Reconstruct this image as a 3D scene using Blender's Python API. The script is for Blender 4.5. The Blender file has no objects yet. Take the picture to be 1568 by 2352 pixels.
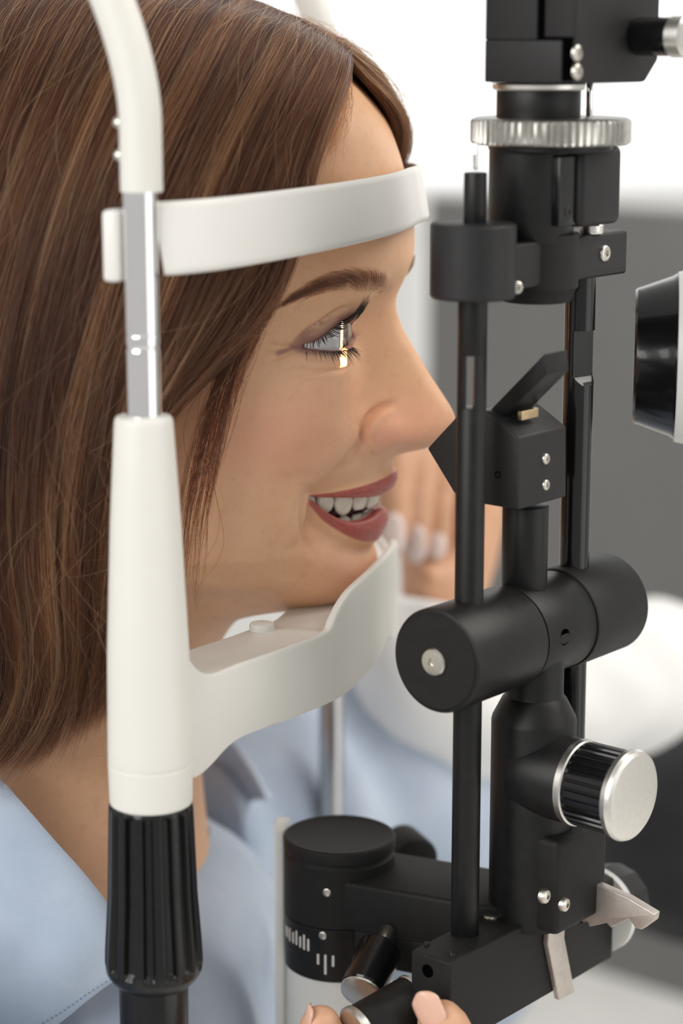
import bpy, bmesh, math, random
import numpy as np
from mathutils import Vector, Matrix
rng = np.random.default_rng(7)
random.seed(7)
SC = bpy.context.scene
COL = SC.collection
# ------------------------------------------------------------------ camera
FPX, PITCH, D0 = 5000.0, math.radians(12.5), 0.72
_O = np.array([0, 0, 1.2])
FWD = np.array([0, math.cos(PITCH), -math.sin(PITCH)])
UP = np.array([0, math.sin(PITCH), math.cos(PITCH)])
RIGHT = np.array([1.0, 0, 0])
CAM = _O - D0 * FWD
cd = bpy.data.cameras.new('camera')
cam = bpy.data.objects.new('camera', cd)
COL.objects.link(cam)
cam.location = CAM
cam.rotation_euler = (math.pi / 2 - PITCH, 0, 0)
cd.sensor_fit = 'HORIZONTAL'
cd.sensor_width = 24.0
cd.lens = 24.0 * FPX / 1568.0
cd.clip_start = 0.01
cd.dof.use_dof = True
cd.dof.focus_distance = 0.708
cd.dof.aperture_fstop = 5.2
SC.camera = cam
SC.view_settings.view_transform = 'Standard'
SC.view_settings.look = 'None'
SC.view_settings.gamma = 1.0
SC.view_settings.use_curve_mapping = False
SC.view_settings.exposure = 0.0
# ------------------------------------------------------------------ world + lights
W = bpy.data.worlds.new('room_light')
SC.world = W
W.use_nodes = True
W.node_tree.nodes['Background'].inputs[0].default_value = (1.0, 0.985, 0.96, 1)
W.node_tree.nodes['Background'].inputs[1].default_value = 0.52

def area(name, loc, target, size, power, color=(1, 1, 1), size_y=None):
    l = bpy.data.lights.new(name, 'AREA')
    l.energy = power
    l.color = color
    l.shape = 'RECTANGLE'
    l.size = size
    l.size_y = size_y or size
    o = bpy.data.objects.new(name, l)
    COL.objects.link(o)
    o.location = loc
    d = Vector(target) - Vector(loc)
    o.rotation_euler = d.to_track_quat('-Z', 'Y').to_euler()
    return o
area('assumed_left_key', (-1.3, -1.5, 2.1), (0, 0, 1.2), 1.5, 38, (1.0, 0.985, 0.96))  # key light added at upper left, assumed; no window is modelled there
area('right_key_light', (1.0, 0.15, 2.3), (0.1, 0.0, 1.25), 1.0, 16, (1.0, 0.95, 0.88))  # added key light from upper right to brighten forehead and nose

# ------------------------------------------------------------------ frames (millimetres)
A = math.radians(13.0)                      # the patient faces right, turned a little to us
PF = np.array([math.cos(A), -math.sin(A), 0]); PN = np.array([-math.sin(A), -math.cos(A), 0]); PZ = np.array([0, 0, 1.0])
def ray(x, y): return FWD + RIGHT * (x - 784) / FPX - UP * (y - 1176) / FPX
def atdepth(x, y, d): return CAM + ray(x, y) * d
EYE = atdepth(775, 765, 0.715)
PM = EYE - 0.031 * PN
def pat(p):
    p = np.asarray(p, float)
    return PM + (p[..., 0:1] * PF + p[..., 1:2] * PN + p[..., 2:3] * PZ) / 1000
def atn(x, y, n):
    r = ray(x, y); t = ((PM + PN * n / 1000 - CAM) @ PN) / (r @ PN)
    q = CAM + r * t - PM
    return np.array([q @ PF * 1000, n, q @ PZ * 1000])
def proj(P):
    q = P - CAM; d = q @ FWD
    return 784 + FPX * (q @ RIGHT) / d, 1176 - FPX * (q @ UP) / d
# instrument frame: u runs from the near left pillar to the far right one, v to the near right
LU = np.array([0.645, 0.764, 0]); LU /= np.linalg.norm(LU)
LV = np.array([LU[1], -LU[0], 0])
LT = atdepth(1205, 1250, 0.70); LT[2] = PM[2]
def lam(p):
    p = np.asarray(p, float)
    return LT + (p[..., 0:1] * LU + p[..., 1:2] * LV + p[..., 2:3] * PZ) / 1000
def lpx_u(x, y, u):                          # a point on the plane u = const
    r = ray(x, y); t = ((LT + LU * u / 1000 - CAM) @ LU) / (r @ LU); q = CAM + r * t - LT
    return np.array([u, q @ LV * 1000, q[2] * 1000])
def lpx_v(x, y, v):
    r = ray(x, y); t = ((LT + LV * v / 1000 - CAM) @ LV) / (r @ LV); q = CAM + r * t - LT
    return np.array([q @ LU * 1000, v, q[2] * 1000])
def lz(y, x=1205):
    r = ray(x, y); t = (LT[1] - CAM[1]) / r[1]
    return ((CAM + r * t)[2] - LT[2]) * 1000

# ------------------------------------------------------------------ materials
def mat(name, base, rough=0.5, metal=0.0, noise=0.0, nscale=400.0, bump=0.0, bscale=2500.0, coat=0.0, spec=0.5, sss=0.0, col2=None, rvar=0.0):
    m = bpy.data.materials.new(name)
    m.use_nodes = True
    nt = m.node_tree; b = nt.nodes['Principled BSDF']
    b.inputs['Roughness'].default_value = rough
    b.inputs['Metallic'].default_value = metal
    b.inputs['Coat Weight'].default_value = coat
    b.inputs['Specular IOR Level'].default_value = spec
    tc = nt.nodes.new('ShaderNodeTexCoord')
    n = nt.nodes.new('ShaderNodeTexNoise'); n.inputs['Scale'].default_value = nscale; n.inputs['Detail'].default_value = 5
    nt.links.new(tc.outputs['Object'], n.inputs['Vector'])
    r = nt.nodes.new('ShaderNodeValToRGB')
    c2 = col2 if col2 else tuple(min(1, c * (1 + noise)) for c in base)
    c1 = base if col2 else tuple(c * (1 - noise) for c in base)
    r.color_ramp.elements[0].position = 0.3; r.color_ramp.elements[1].position = 0.7
    r.color_ramp.elements[0].color = (*c1, 1); r.color_ramp.elements[1].color = (*c2, 1)
    nt.links.new(n.outputs['Fac'], r.inputs['Fac'])
    nt.links.new(r.outputs['Color'], b.inputs['Base Color'])
    if rvar:
        mr = nt.nodes.new('ShaderNodeMapRange'); mr.inputs['To Min'].default_value = max(0, rough - rvar); mr.inputs['To Max'].default_value = min(1, rough + rvar)
        nt.links.new(n.outputs['Fac'], mr.inputs['Value']); nt.links.new(mr.outputs['Result'], b.inputs['Roughness'])
    if bump:
        n2 = nt.nodes.new('ShaderNodeTexNoise'); n2.inputs['Scale'].default_value = bscale; n2.inputs['Detail'].default_value = 3
        nt.links.new(tc.outputs['Object'], n2.inputs['Vector'])
        bp = nt.nodes.new('ShaderNodeBump'); bp.inputs['Strength'].default_value = bump; bp.inputs['Distance'].default_value = 0.0004
        nt.links.new(n2.outputs['Fac'], bp.inputs['Height']); nt.links.new(bp.outputs['Normal'], b.inputs['Normal'])
    if sss:
        b.inputs['Subsurface Weight'].default_value = sss
        b.inputs['Subsurface Radius'].default_value = (1, 0.6, 0.4)
        b.inputs['Subsurface Scale'].default_value = 0.002
    return m
def emis(name, c, s):
    m = bpy.data.materials.new(name); m.use_nodes = True; nt = m.node_tree
    nt.nodes.remove(nt.nodes['Principled BSDF'])
    e = nt.nodes.new('ShaderNodeEmission'); e.inputs[0].default_value = (*c, 1); e.inputs[1].default_value = s
    nt.links.new(e.outputs[0], nt.nodes['Material Output'].inputs[0]); return m
M = {
    'plastic': mat('cream_plastic', (0.73, 0.715, 0.665), 0.42, noise=0.01, nscale=60, bump=0.04, bscale=1500),
    'band': mat('band_plastic', (0.76, 0.745, 0.71), 0.38, noise=0.01, nscale=60, bump=0.03),
    'chrome': mat('chrome', (0.92, 0.92, 0.925), 0.08, 1.0, noise=0.02, nscale=90),
    'dullchrome': mat('dull_chrome', (0.45, 0.45, 0.46), 0.2, 1.0, noise=0.05, nscale=90),
    'silver': mat('brushed_aluminium', (0.78, 0.76, 0.72), 0.32, 1.0, noise=0.04, nscale=700, bump=0.05),
    'steel': mat('dull_steel', (0.55, 0.50, 0.46), 0.45, 0.85, noise=0.08, nscale=300, bump=0.1),
    'black': mat('black_anodised', (0.0065, 0.0064, 0.0065), 0.42, spec=0.33, noise=0.25, nscale=250, bump=0.08, bscale=4000, rvar=0.06),
    'gloss': mat('black_gloss', (0.005, 0.005, 0.0055), 0.2, spec=0.4, noise=0.15, nscale=300, coat=0.2),
    'grip': mat('black_grip_plastic', (0.006, 0.006, 0.0065), 0.25, spec=0.4, noise=0.2, nscale=300, bump=0.05, bscale=2000),
    'matte': mat('black_matte', (0.0085, 0.0082, 0.0080), 0.6, spec=0.3, noise=0.2, nscale=300, bump=0.18, bscale=6000),
    'housing': mat('charcoal_housing', (0.014, 0.0135, 0.0142), 0.5, spec=0.36, noise=0.1, nscale=200, bump=0.1, bscale=5000),
    'hole_shade': mat('recess_shade', (0.0015, 0.0015, 0.0015), 0.9, noise=0.2, spec=0.0),  # near-black without gloss: the shade inside recesses put into colour
    'screw': mat('screw_metal', (0.62, 0.60, 0.54), 0.3, 1.0, noise=0.08, nscale=900),
    'whitepaint': mat('white_enamel', (0.66, 0.67, 0.65), 0.4, noise=0.02, nscale=80, bump=0.03),
    'brass': mat('worn_brass', (0.62, 0.47, 0.28), 0.35, 1.0, noise=0.1, nscale=600),
    'tick': mat('white_tick_paint', (0.6, 0.58, 0.56), 0.6, noise=0.05),
    'knurl': mat('knurled_metal', (0.42, 0.41, 0.38), 0.35, 1.0, noise=0.1, nscale=500),
}

# ------------------------------------------------------------------ mesh helpers
def empty(name, loc, label=None, cat=None, group=None):
    o = bpy.data.objects.new(name, None); COL.objects.link(o); o.location = loc
    o.empty_display_size = 0.01
    if label: o['label'] = label
    if cat: o['category'] = cat
    if group: o['group'] = group
    return o
def wloc(o):
    v = np.zeros(3)
    while o is not None:
        v = v + np.array(o.location); o = o.parent
    return v
def mesh(name, V, Fc, m, parent=None, smooth=True, angle=40, bevel=0.0, seg=3, origin=None, sub=0):
    """V in world metres"""
    V = np.asarray(V, float).reshape(-1, 3)
    org = wloc(parent) if parent is not None else (np.asarray(origin) if origin is not None else V.mean(0))
    me = bpy.data.meshes.new(name)
    me.from_pydata((V - org).tolist(), [], [list(map(int, f)) for f in Fc])
    me.update()
    o = bpy.data.objects.new(name, me); COL.objects.link(o)
    if parent is not None: o.parent = parent
    else: o.location = org
    if m is not None: me.materials.append(M[m] if isinstance(m, str) else m)
    if smooth:
        me.shade_smooth()
        if angle < 180: me.set_sharp_from_angle(angle=math.radians(angle))
    if bevel:
        bm = bmesh.new(); bm.from_mesh(me)
        bmesh.ops.remove_doubles(bm, verts=bm.verts, dist=1e-7)
        bmesh.ops.recalc_face_normals(bm, faces=bm.faces)
        es = [e for e in bm.edges if e.is_manifold and e.calc_face_angle(0) > math.radians(35)]
        bmesh.ops.bevel(bm, geom=es, offset=bevel / 1000, segments=seg, profile=0.5, affect='EDGES', clamp_overlap=True)
        bm.to_mesh(me); bm.free()
        me.shade_smooth(); me.set_sharp_from_angle(angle=math.radians(50))
    return o
def frame(axis):
    a = np.asarray(axis, float); a = a / np.linalg.norm(a)
    t = np.array([0, 0, 1.0]) if abs(a[2]) < 0.9 else np.array([1.0, 0, 0])
    b = np.cross(t, a); b /= np.linalg.norm(b); c = np.cross(a, b)
    return a, b, c
def lathe_vf(base, axis, prof, seg=48, rfun=None, cap=True):
    """prof: list of (distance along axis, radius) in mm; base in world metres; rfun(d, r, theta)->r"""
    a, b, c = frame(axis)
    th = np.linspace(0, 2 * math.pi, seg, endpoint=False)
    V = []; Fc = []
    for d, r in prof:
        rr = np.full(seg, r, float) if rfun is None else np.array([rfun(d, r, t) for t in th])
        V.append(np.asarray(base) + (d * a)[None] / 1000 + (rr[:, None] * (np.cos(th)[:, None] * b + np.sin(th)[:, None] * c)) / 1000)
    V = np.concatenate(V)
    k = len(prof)
    for i in range(k - 1):
        for j in range(seg):
            j2 = (j + 1) % seg
            Fc.append((i * seg + j, i * seg + j2, (i + 1) * seg + j2, (i + 1) * seg + j))
    if cap:
        Fc.append(tuple(range(seg))[::-1]); Fc.append(tuple((k - 1) * seg + j for j in range(seg)))
    return V, Fc
def lathe(name, base, axis, prof, m, parent, seg=48, rfun=None, angle=32):
    V, Fc = lathe_vf(base, axis, prof, seg, rfun)
    return mesh(name, V, Fc, m, parent, angle=angle)
def cyl(name, base, axis, length, r, m, parent, ch=0.5, seg=40):
    return lathe(name, base, axis, [(0, r - ch), (ch * 0.35, r - ch * 0.3), (ch, r), (length - ch, r), (length - ch * 0.35, r - ch * 0.3), (length, r - ch)], m, parent, seg)
def hexa(name, c8, m, parent, bevel=0.6, seg=3):
    """8 corners: bottom 4 (ccw) then top 4"""
    Fc = [(3, 2, 1, 0), (4, 5, 6, 7), (0, 1, 5, 4), (1, 2, 6, 5), (2, 3, 7, 6), (3, 0, 4, 7)]
    return mesh(name, c8, Fc, m, parent, bevel=bevel, seg=seg)
def boxf(name, fr, lo, hi, m, parent, bevel=0.6):
    (a0, b0, c0), (a1, b1, c1) = lo, hi
    c8 = fr(np.array([(a0, b0, c0), (a1, b0, c0), (a1, b1, c0), (a0, b1, c0), (a0, b0, c1), (a1, b0, c1), (a1, b1, c1), (a0, b1, c1)]))
    return hexa(name, c8, m, parent, bevel)
def prism(name, poly, off, m, parent, bevel=0.4):
    """poly: world points of one face; off: world offset vector"""
    P0 = np.asarray(poly); P1 = P0 + np.asarray(off); k = len(P0)
    Fc = [tuple(range(k))[::-1], tuple(range(k, 2 * k))] + [(i, (i + 1) % k, k + (i + 1) % k, k + i) for i in range(k)]
    return mesh(name, np.concatenate([P0, P1]), Fc, m, parent, bevel=bevel)
def catmull(P, k):
    """resample points to k by Catmull-Rom over chord length"""
    P = np.asarray(P, float)
    d = np.r_[0, np.cumsum(np.linalg.norm(np.diff(P, axis=0), axis=1) ** 0.5 + 1e-9)]
    m_ = np.zeros_like(P)
    m_[1:-1] = (P[2:] - P[:-2]) / (d[2:] - d[:-2])[:, None]
    m_[0] = (P[1] - P[0]) / (d[1] - d[0]); m_[-1] = (P[-1] - P[-2]) / (d[-1] - d[-2])
    s = np.linspace(0, d[-1], k * 6)
    i = np.clip(np.searchsorted(d, s, side='right') - 1, 0, len(P) - 2)
    h = d[i + 1] - d[i]; t = (s - d[i]) / h
    t = t[:, None]; h = h[:, None]
    Q = (2 * t**3 - 3 * t**2 + 1) * P[i] + (t**3 - 2 * t**2 + t) * h * m_[i] + (-2 * t**3 + 3 * t**2) * P[i + 1] + (t**3 - t**2) * h * m_[i + 1]
    L = np.r_[0, np.cumsum(np.linalg.norm(np.diff(Q[:, :3], axis=0), axis=1))]
    tt = np.linspace(0, L[-1], k)
    return np.stack([np.interp(tt, L, Q[:, j]) for j in range(Q.shape[1])], 1)
def tube_vf(P, R, seg=20, flat=1.0):
    """swept tube; P world (k,3), R mm per point"""
    P = np.asarray(P); k = len(P); R = np.broadcast_to(np.asarray(R, float), (k,))
    T = np.gradient(P, axis=0); T /= np.linalg.norm(T, axis=1)[:, None]
    a, b, c = frame(T[0]); V = []
    th = np.linspace(0, 2 * math.pi, seg, endpoint=False)
    for i in range(k):
        b = b - T[i] * (b @ T[i]); b /= np.linalg.norm(b); c = np.cross(T[i], b)
        V.append(P[i] + R[i] / 1000 * (np.cos(th)[:, None] * b + flat * np.sin(th)[:, None] * c))
    Fc = [(i * seg + j, i * seg + (j + 1) % seg, (i + 1) * seg + (j + 1) % seg, (i + 1) * seg + j) for i in range(k - 1) for j in range(seg)]
    Fc += [tuple(range(seg))[::-1], tuple((k - 1) * seg + j for j in range(seg))]
    return np.concatenate(V), Fc
def tube(name, P, R, m, parent, seg=20, angle=40):
    V, Fc = tube_vf(P, R, seg); return mesh(name, V, Fc, m, parent, angle=angle)
def screw(p, axis, r, parent, h=0.8, m='screw', hexs=True):
    """small pan-head screw with a recess, proud of the surface at world point p"""
    o = lathe('screw', p, axis, [(-0.4, r), (h * 0.5, r), (h * 0.85, r * 0.86), (h, r * 0.55), (h, r * 0.36), (h * 0.35, r * 0.33)], m, parent, 24, angle=50)
    return o
def strands(name, Pts, Rad, m, parent, attr=None):
    """hair curves. Pts (N,K,3) world metres; Rad (N,K) mm"""
    n, k, _ = Pts.shape
    c = bpy.data.hair_curves.new(name)
    c.add_curves([k] * n)
    org = wloc(parent)
    c.position_data.foreach_set('vector', (Pts - org).astype(np.float32).ravel())
    a = c.attributes.get('radius') or c.attributes.new('radius', 'FLOAT', 'POINT')
    a.data.foreach_set('value', (Rad / 1000).astype(np.float32).ravel())
    if attr is not None:
        b = c.attributes.new('tone', 'FLOAT', 'CURVE'); b.data.foreach_set('value', attr.astype(np.float32))
    c.materials.append(m)
    o = bpy.data.objects.new(name, c); COL.objects.link(o); o.parent = parent
    return o
# ================================================================== the room behind
def struct(o): o['kind'] = 'structure'; return o
M['wall'] = mat('wall_paint', (0.82, 0.82, 0.80), 0.8, noise=0.02, nscale=6, bump=0.05, bscale=90)
M['floor'] = mat('floor_vinyl', (0.74, 0.73, 0.71), 0.6, noise=0.06, nscale=8)
M['greyboard'] = mat('grey_board', (0.15, 0.15, 0.145), 0.42, noise=0.05, nscale=12)
M['whiteframe'] = mat('white_frame', (0.8, 0.8, 0.78), 0.5, noise=0.02)
M['tabletop'] = mat('pale_table', (0.72, 0.71, 0.68), 0.45, noise=0.03, nscale=14)
M['darkcloth'] = mat('dark_upholstery', (0.02, 0.02, 0.022), 0.75, noise=0.25, nscale=60, bump=0.2, bscale=300)
M['daylight'] = emis('daylight_pane', (1, 1, 1), 1.35)
ident = lambda p: np.asarray(p, float) / 1000
def wbox(name, lo, hi, m, parent=None, bevel=0): 
    lo = np.array(lo) * 1000; hi = np.array(hi) * 1000
    return boxf(name, ident, lo, hi, m, parent, bevel)
struct(wbox('floor', (-3, -3, -0.05), (2.3, 2.6, 0), 'floor'))
wb = struct(wbox('wall_back', (-3, 2.6, 0), (2.4, 2.7, 3), 'wall'))
w1 = empty('window_1', (0.4, 2.58, 1.2)); struct(w1); w1['label'] = 'bright overexposed window behind the instrument'
wbox('pane', (-1.2, 2.57, 1.13), (2.0, 2.575, 2.3), 'daylight', w1)
for lo, hi in (((-1.28, 2.55, 1.06), (2.08, 2.59, 1.13)), ((-1.28, 2.55, 2.3), (2.08, 2.59, 2.38)), ((-1.28, 2.55, 1.13), (-1.2, 2.59, 2.3)), ((2.0, 2.55, 1.13), (2.08, 2.59, 2.3))):
    wbox('window_frame', lo, hi, 'whiteframe', w1, 3)
wr_ = struct(wbox('wall_right', (2.3, -3, 0), (2.4, 2.6, 3), 'wall'))
w2 = empty('assumed_window_2', (2.28, -1.4, 1.2)); struct(w2); w2['label'] = 'assumed tall side window out of view, added to bring light from the right'  # unseen window, assumed and added for side light and a chrome reflection
M['sidelight'] = emis('assumed_side_daylight', (1, 0.985, 0.96), 1.7)  # glow of the assumed side panes, added as a light source
for ya, yb in ((-2.5, -1.45), (-1.40, -0.35)):
    wbox('pane', (2.26, ya, .35), (2.265, yb, 2.45), 'sidelight', w2)
for lo, hi in (((2.25, -2.58, .27), (2.29, -.27, .35)), ((2.25, -2.58, 2.45), (2.29, -.27, 2.53)), ((2.25, -2.58, .35), (2.29, -2.5, 2.45)), ((2.25, -.35, .35), (2.29, -.27, 2.45)), ((2.25, -1.45, .35), (2.29, -1.40, 2.45))):
    wbox('window_frame', lo, hi, 'whiteframe', w2, 3)
# grey screen standing behind the instrument
b0, b1 = atdepth(984, 452, 1.72), atdepth(1900, 440, 1.50)
brd = empty('partition_screen', (b1[0] * .5 + b0[0] * .5, b0[1] * .5 + b1[1] * .5, 0.75), 'blurred dark grey partition screen behind the instrument', 'screen')
def slab(name, p, q, z0, z1, th, m, parent, bevel=1):
    d = q - p; d[2] = 0; d /= np.linalg.norm(d); n = np.array([-d[1], d[0], 0]) * th
    P = np.array([[p[0], p[1], z0], [q[0], q[1], z0], [q[0] + n[0], q[1] + n[1], z0], [p[0] + n[0], p[1] + n[1], z0]])
    return prism(name, P, (0, 0, z1 - z0), m, parent, bevel)
slab('panel', b0.copy(), b1.copy(), .62, b0[2], .02, 'greyboard', brd)
dd = (b1 - b0); dd[2] = 0; dd /= np.linalg.norm(dd)
slab('panel_frame', b0 - dd * .016, b0 - dd * .0005, .62, b0[2] - .01, .024, 'whiteframe', brd)
slab('panel_foot', b0 + dd * .02 - [0, .05, 0], b0 + dd * .06 - [0, .05, 0], 0, .62, .05, 'whiteframe', brd)
slab('panel_foot', b1 - dd * .06 - [0, .05, 0], b1 - dd * .02 - [0, .05, 0], 0, .62, .05, 'whiteframe', brd)
# instrument table with the pale base plate of the slit lamp
TZ = 0.835
tb = empty('instrument_table', (0.15, 0.1, 0), 'pale instrument table top under the slit lamp', 'table')
wbox('table_top', (-.12, -.22, TZ - .03), (.75, .30, TZ), 'tabletop', tb, 6)
cyl('table_leg', np.array([.2, .07, .04]), (0, 0, 1), (TZ - .07) * 1000, 45, 'whiteframe', tb, 2)
cyl('table_foot', np.array([.2, .07, 0]), (0, 0, 1), 40, 260, 'whiteframe', tb, 8, 64)
bp0 = empty('sliding_platform', (0.12, 0.05, TZ), 'low pale platform the slit lamp slides on, at the lower right', 'platform')
wbox('base_plate', (-.034, -.10, TZ), (.40, .135, TZ + .016), 'whitepaint', bp0, 5)
wbox('slide_cover', (-.026, -.06, TZ + .016), (.34, .10, TZ + .026), 'whitepaint', bp0, 4)
# dark stool behind
stl = empty('stool', (0.24, 0.42, 0), 'black upholstered stool, blurred behind the lower right knob', 'stool')
sc0 = atdepth(1545, 1850, 1.28)
lathe('seat', np.array([sc0[0] + .05, sc0[1], sc0[2] - .055]), (0, 0, 1), [(0, 80), (4, 100), (25, 115), (60, 116), (85, 108), (98, 88), (102, 40)], 'darkcloth', stl, 56)
cyl('stem', np.array([sc0[0] + .05, sc0[1], .05]), (0, 0, 1), (sc0[2] - .10) * 1000, 25, 'chrome', stl, 1)
lathe('foot', np.array([sc0[0] + .05, sc0[1], 0]), (0, 0, 1), [(0, 170), (20, 170), (35, 130), (55, 40)], 'darkcloth', stl, 40)
# ================================================================== head and chin rest
UF, UN = -37.8, 120.0
rest = empty('chin_rest_stand', pat((UF, 0, -420)), 'cream plastic head and chin rest with chrome uprights and white forehead band', 'chin rest')
zn = lambda y, x=335: atn(x, y, UN)[2]
Zax = PZ
z_sl, z_ct, z_bot, z_gr = zn(440), zn(955), zn(1842), zn(2255)
# near and far arch of the frame over the head
arc = []
for t in np.linspace(0, 1, 30):
    z = z_sl + t * 110; arc.append((UF + 0.6 - 7.0 * max(0, (z - 72) / 32)**1.7, UN - 24 * max(0, (z - 105) / 57)**2, z))
top = [(arc[-1][0] - 10, 70, arc[-1][2] + 24), (arc[-1][0] - 13, 30, arc[-1][2] + 33), (arc[-1][0] - 14, 0, arc[-1][2] + 35)]
full = arc + top
full = full + [(f, -n, z) for f, n, z in full[-2::-1]]
tube('arch_tube', pat(catmull(np.array(full), 130)), 6.15, 'plastic', rest, 32)
for y in (282, 357):
    p = pat(np.array([UF - 5.6, UN, zn(y, 262)])); d = pat(np.array([UF - 10, UN + 1.5, zn(y, 262)])) - p
    lathe('screw', p, d, [(-1, 1.9), (0.3, 1.9), (1.2, 1.6), (1.9, 0.9), (2.1, 0.3)], 'screw', rest, 20)
for sg in (1, -1):
    zl = z_ct - 6 if sg > 0 else -330
    za = zn(768); zb_ = zn(800)
    V = [(z_sl + 6 - z_ct + 6, 5.1)]
    base_p = pat(np.array([UF, UN * sg, z_ct - 6]))
    h = lambda z: z - (z_ct - 6)
    lathe('upright_tube', base_p, Zax, [(0, 5.25), (h(zb_) - .9, 5.25), (h(zb_) - .45, 5.25), (h(zb_), 5.0), (h(zb_) + .5, 5.0), (h(zb_) + .9, 5.25), (h(zb_) + 1.4, 5.25), (h(za) - .6, 5.25), (h(za) - .25, 5.25), (h(za), 5.1), (h(za) + .25, 5.25), (h(za) + .6, 5.25), (h(z_sl) + 5, 5.25)], 'chrome', rest, 48)
    # band clip behind the tube
    c = np.array([UF - 7.0, (UN + 0.5) * sg, 0])
    boxf('band_clip', pat, (UF - 10.6, UN * sg - 4, zn(646, 262)), (UF - 5.2, UN * sg + 4, zn(480, 262)), 'band', rest, 1.5)
# forehead band
st = np.array([(-33.2, 117.5), (-29, 115.5), (-20, 106), (-9, 88), (2, 66), (11, 44), (17.2, 22), (19.2, 0)])
pl = catmull(np.c_[st, np.zeros(8)], 60)[:, :2]; pl = np.concatenate([pl, (pl * [1, -1])[-2::-1]])
V = []; zc = np.interp(np.abs(pl[:, 1]), [0, 30, 117], [43.3, 42, 38.2]); hh_ = np.interp(np.abs(pl[:, 1]), [0, 117], [9.0, 10.4])
tg = np.gradient(pl, axis=0); tg /= np.linalg.norm(tg, axis=1)[:, None]; no = np.stack([-tg[:, 1], tg[:, 0]], 1)
no = np.where((no[:, 0:1] < 0) & (np.abs(pl[:, 1:2]) < 60), -no, no); no = np.where((np.sign(no[:, 1:2]) != np.sign(pl[:, 1:2])) & (np.abs(pl[:, 1:2]) >= 60), -no, no)
sec = [(0, -1), (0.9, -1.02), (1.6, -0.96), (1.8, -.8), (1.8, .8), (1.6, .96), (0.9, 1.02), (0, 1)]
for i in range(len(pl)):
    for o, s in sec:
        lean = -s * 1.6
        q = pl[i] + no[i] * o; V.append((q[0] + lean, q[1], zc[i] + s * hh_[i]))
k = len(sec); Fc = [(i * k + j, i * k + (j + 1) % k, (i + 1) * k + (j + 1) % k, (i + 1) * k + j) for i in range(len(pl) - 1) for j in range(k)]
Fc += [tuple(range(k)), tuple((len(pl) - 1) * k + j for j in range(k))[::-1]]
mesh('forehead_band', pat(np.array(V)), Fc, 'band', rest, angle=60)
# chin rest bracket: one loft from column to column
top_px = [(95, 563, 1521), (73, 678, 1482), (53, 762, 1448), (48.5, 771, 1415), (44, 778, 1384), (37, 800, 1353), (24, 850, 1320), (12, 874, 1293), (0, 886, 1272)]
bot_px = [(122, 420, 1790), (112, 432, 1785), (98, 545, 1701), (75, 668, 1655), (45, 782, 1602), (25, 845, 1550), (10, 874, 1503), (0, 889, 1465)]
tz = np.array([(n, zq) for n, zq in ((124, -60.0), (120, -72.0), (117, -81.0), (115, -86.5), (113, -90.6), (111, -93.4), (108.5, -95.2), (105, -95.9))] + [(n, atn(x, y, n)[2]) for n, x, y in top_px])[::-1]; bz = np.array([(n, atn(x, y, n)[2]) for n, x, y in bot_px])[::-1]
of = np.array([(0, 11.2), (15, 10.4), (30, 8.0), (45, 4.6), (60, 0), (75, -5.4), (90, -12), (104, -20), (112, -25.6), (122, -33)])
inf_ = np.array([(0, -20), (15, -20), (35, -20.5), (50, -23), (65, -29), (80, -36), (95, -42), (106, -46), (122, -46)])
zp = -96.0
ns = np.concatenate([np.linspace(122, 104, 22), np.linspace(103, 55, 26), np.linspace(54, 40, 24), np.linspace(39, 0, 26)])
def smooth_interp(x, T):
    c = catmull(np.c_[T, np.zeros(len(T))], 200); return np.interp(x, c[:, 0], c[:, 1])
nall = np.concatenate([ns, -ns[-2::-1]]); V = []
for n in nall:
    a = abs(n); fo = smooth_interp(a, of); fi = np.interp(a, inf_[:, 0], inf_[:, 1]); zt = smooth_interp(a, tz); zb = smooth_interp(a, bz)
    cup = np.clip((52 - a) / 8, 0, 1)
    zpl = min(zp - 1.2 * cup, zt - 0.15) if a < 104 else min(zp, zt - 0.15)
    dzp = 4.0
    zlow = max(zb, zpl - 26)
    rd = 0.9
    s = [(fo - 1.2, zb - 0.0), (fo - .3, zb + .35), (fo, zb + 1.3), (fo, zt - rd * 1.4), (fo - .28, zt - .35), (fo - rd, zt), (fo - rd - .8, zt), (fo - 2.6, zt - .3), (fo - 3.0, max(zt - .9, zpl)), (fo - 3.2, zpl + .05), (fo - 4.6, zpl), ((fo + fi) / 2, zpl), (fi + .8, zpl), (fi, zpl - .8), (fi, zpl - dzp), (fo - 8, zpl - dzp), (fo - 4.5, zpl - dzp - 2), (fo - 3.2, zb + 1)]
    V += [(f, n, z) for f, z in s]
k = len(s); m_ = len(nall)
Fc = [(i * k + j, i * k + (j + 1) % k, (i + 1) * k + (j + 1) % k, (i + 1) * k + j) for i in range(m_ - 1) for j in range(k)]
Fc += [tuple(range(k)), tuple((m_ - 1) * k + j for j in range(k))[::-1]]
br = mesh('chin_rest', pat(np.array(V)), Fc, 'plastic', rest, angle=50)
# paper pin on the plate
for sg in (1, -1):
    r_ = ray(601, 1446); t_ = (PM[2] + zp / 1000 - CAM[2]) / r_[2]; q_ = CAM + r_ * t_ - PM; pp = (q_ @ PF * 1000, q_ @ PN * 1000)
    lathe('paper_pin', pat(np.array([pp[0], pp[1] * sg, zp])), Zax, [(-.5, 4.1), (1.7, 4.1), (2.2, 3.85), (2.4, 3.2)], 'plastic', rest, 40)
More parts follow.
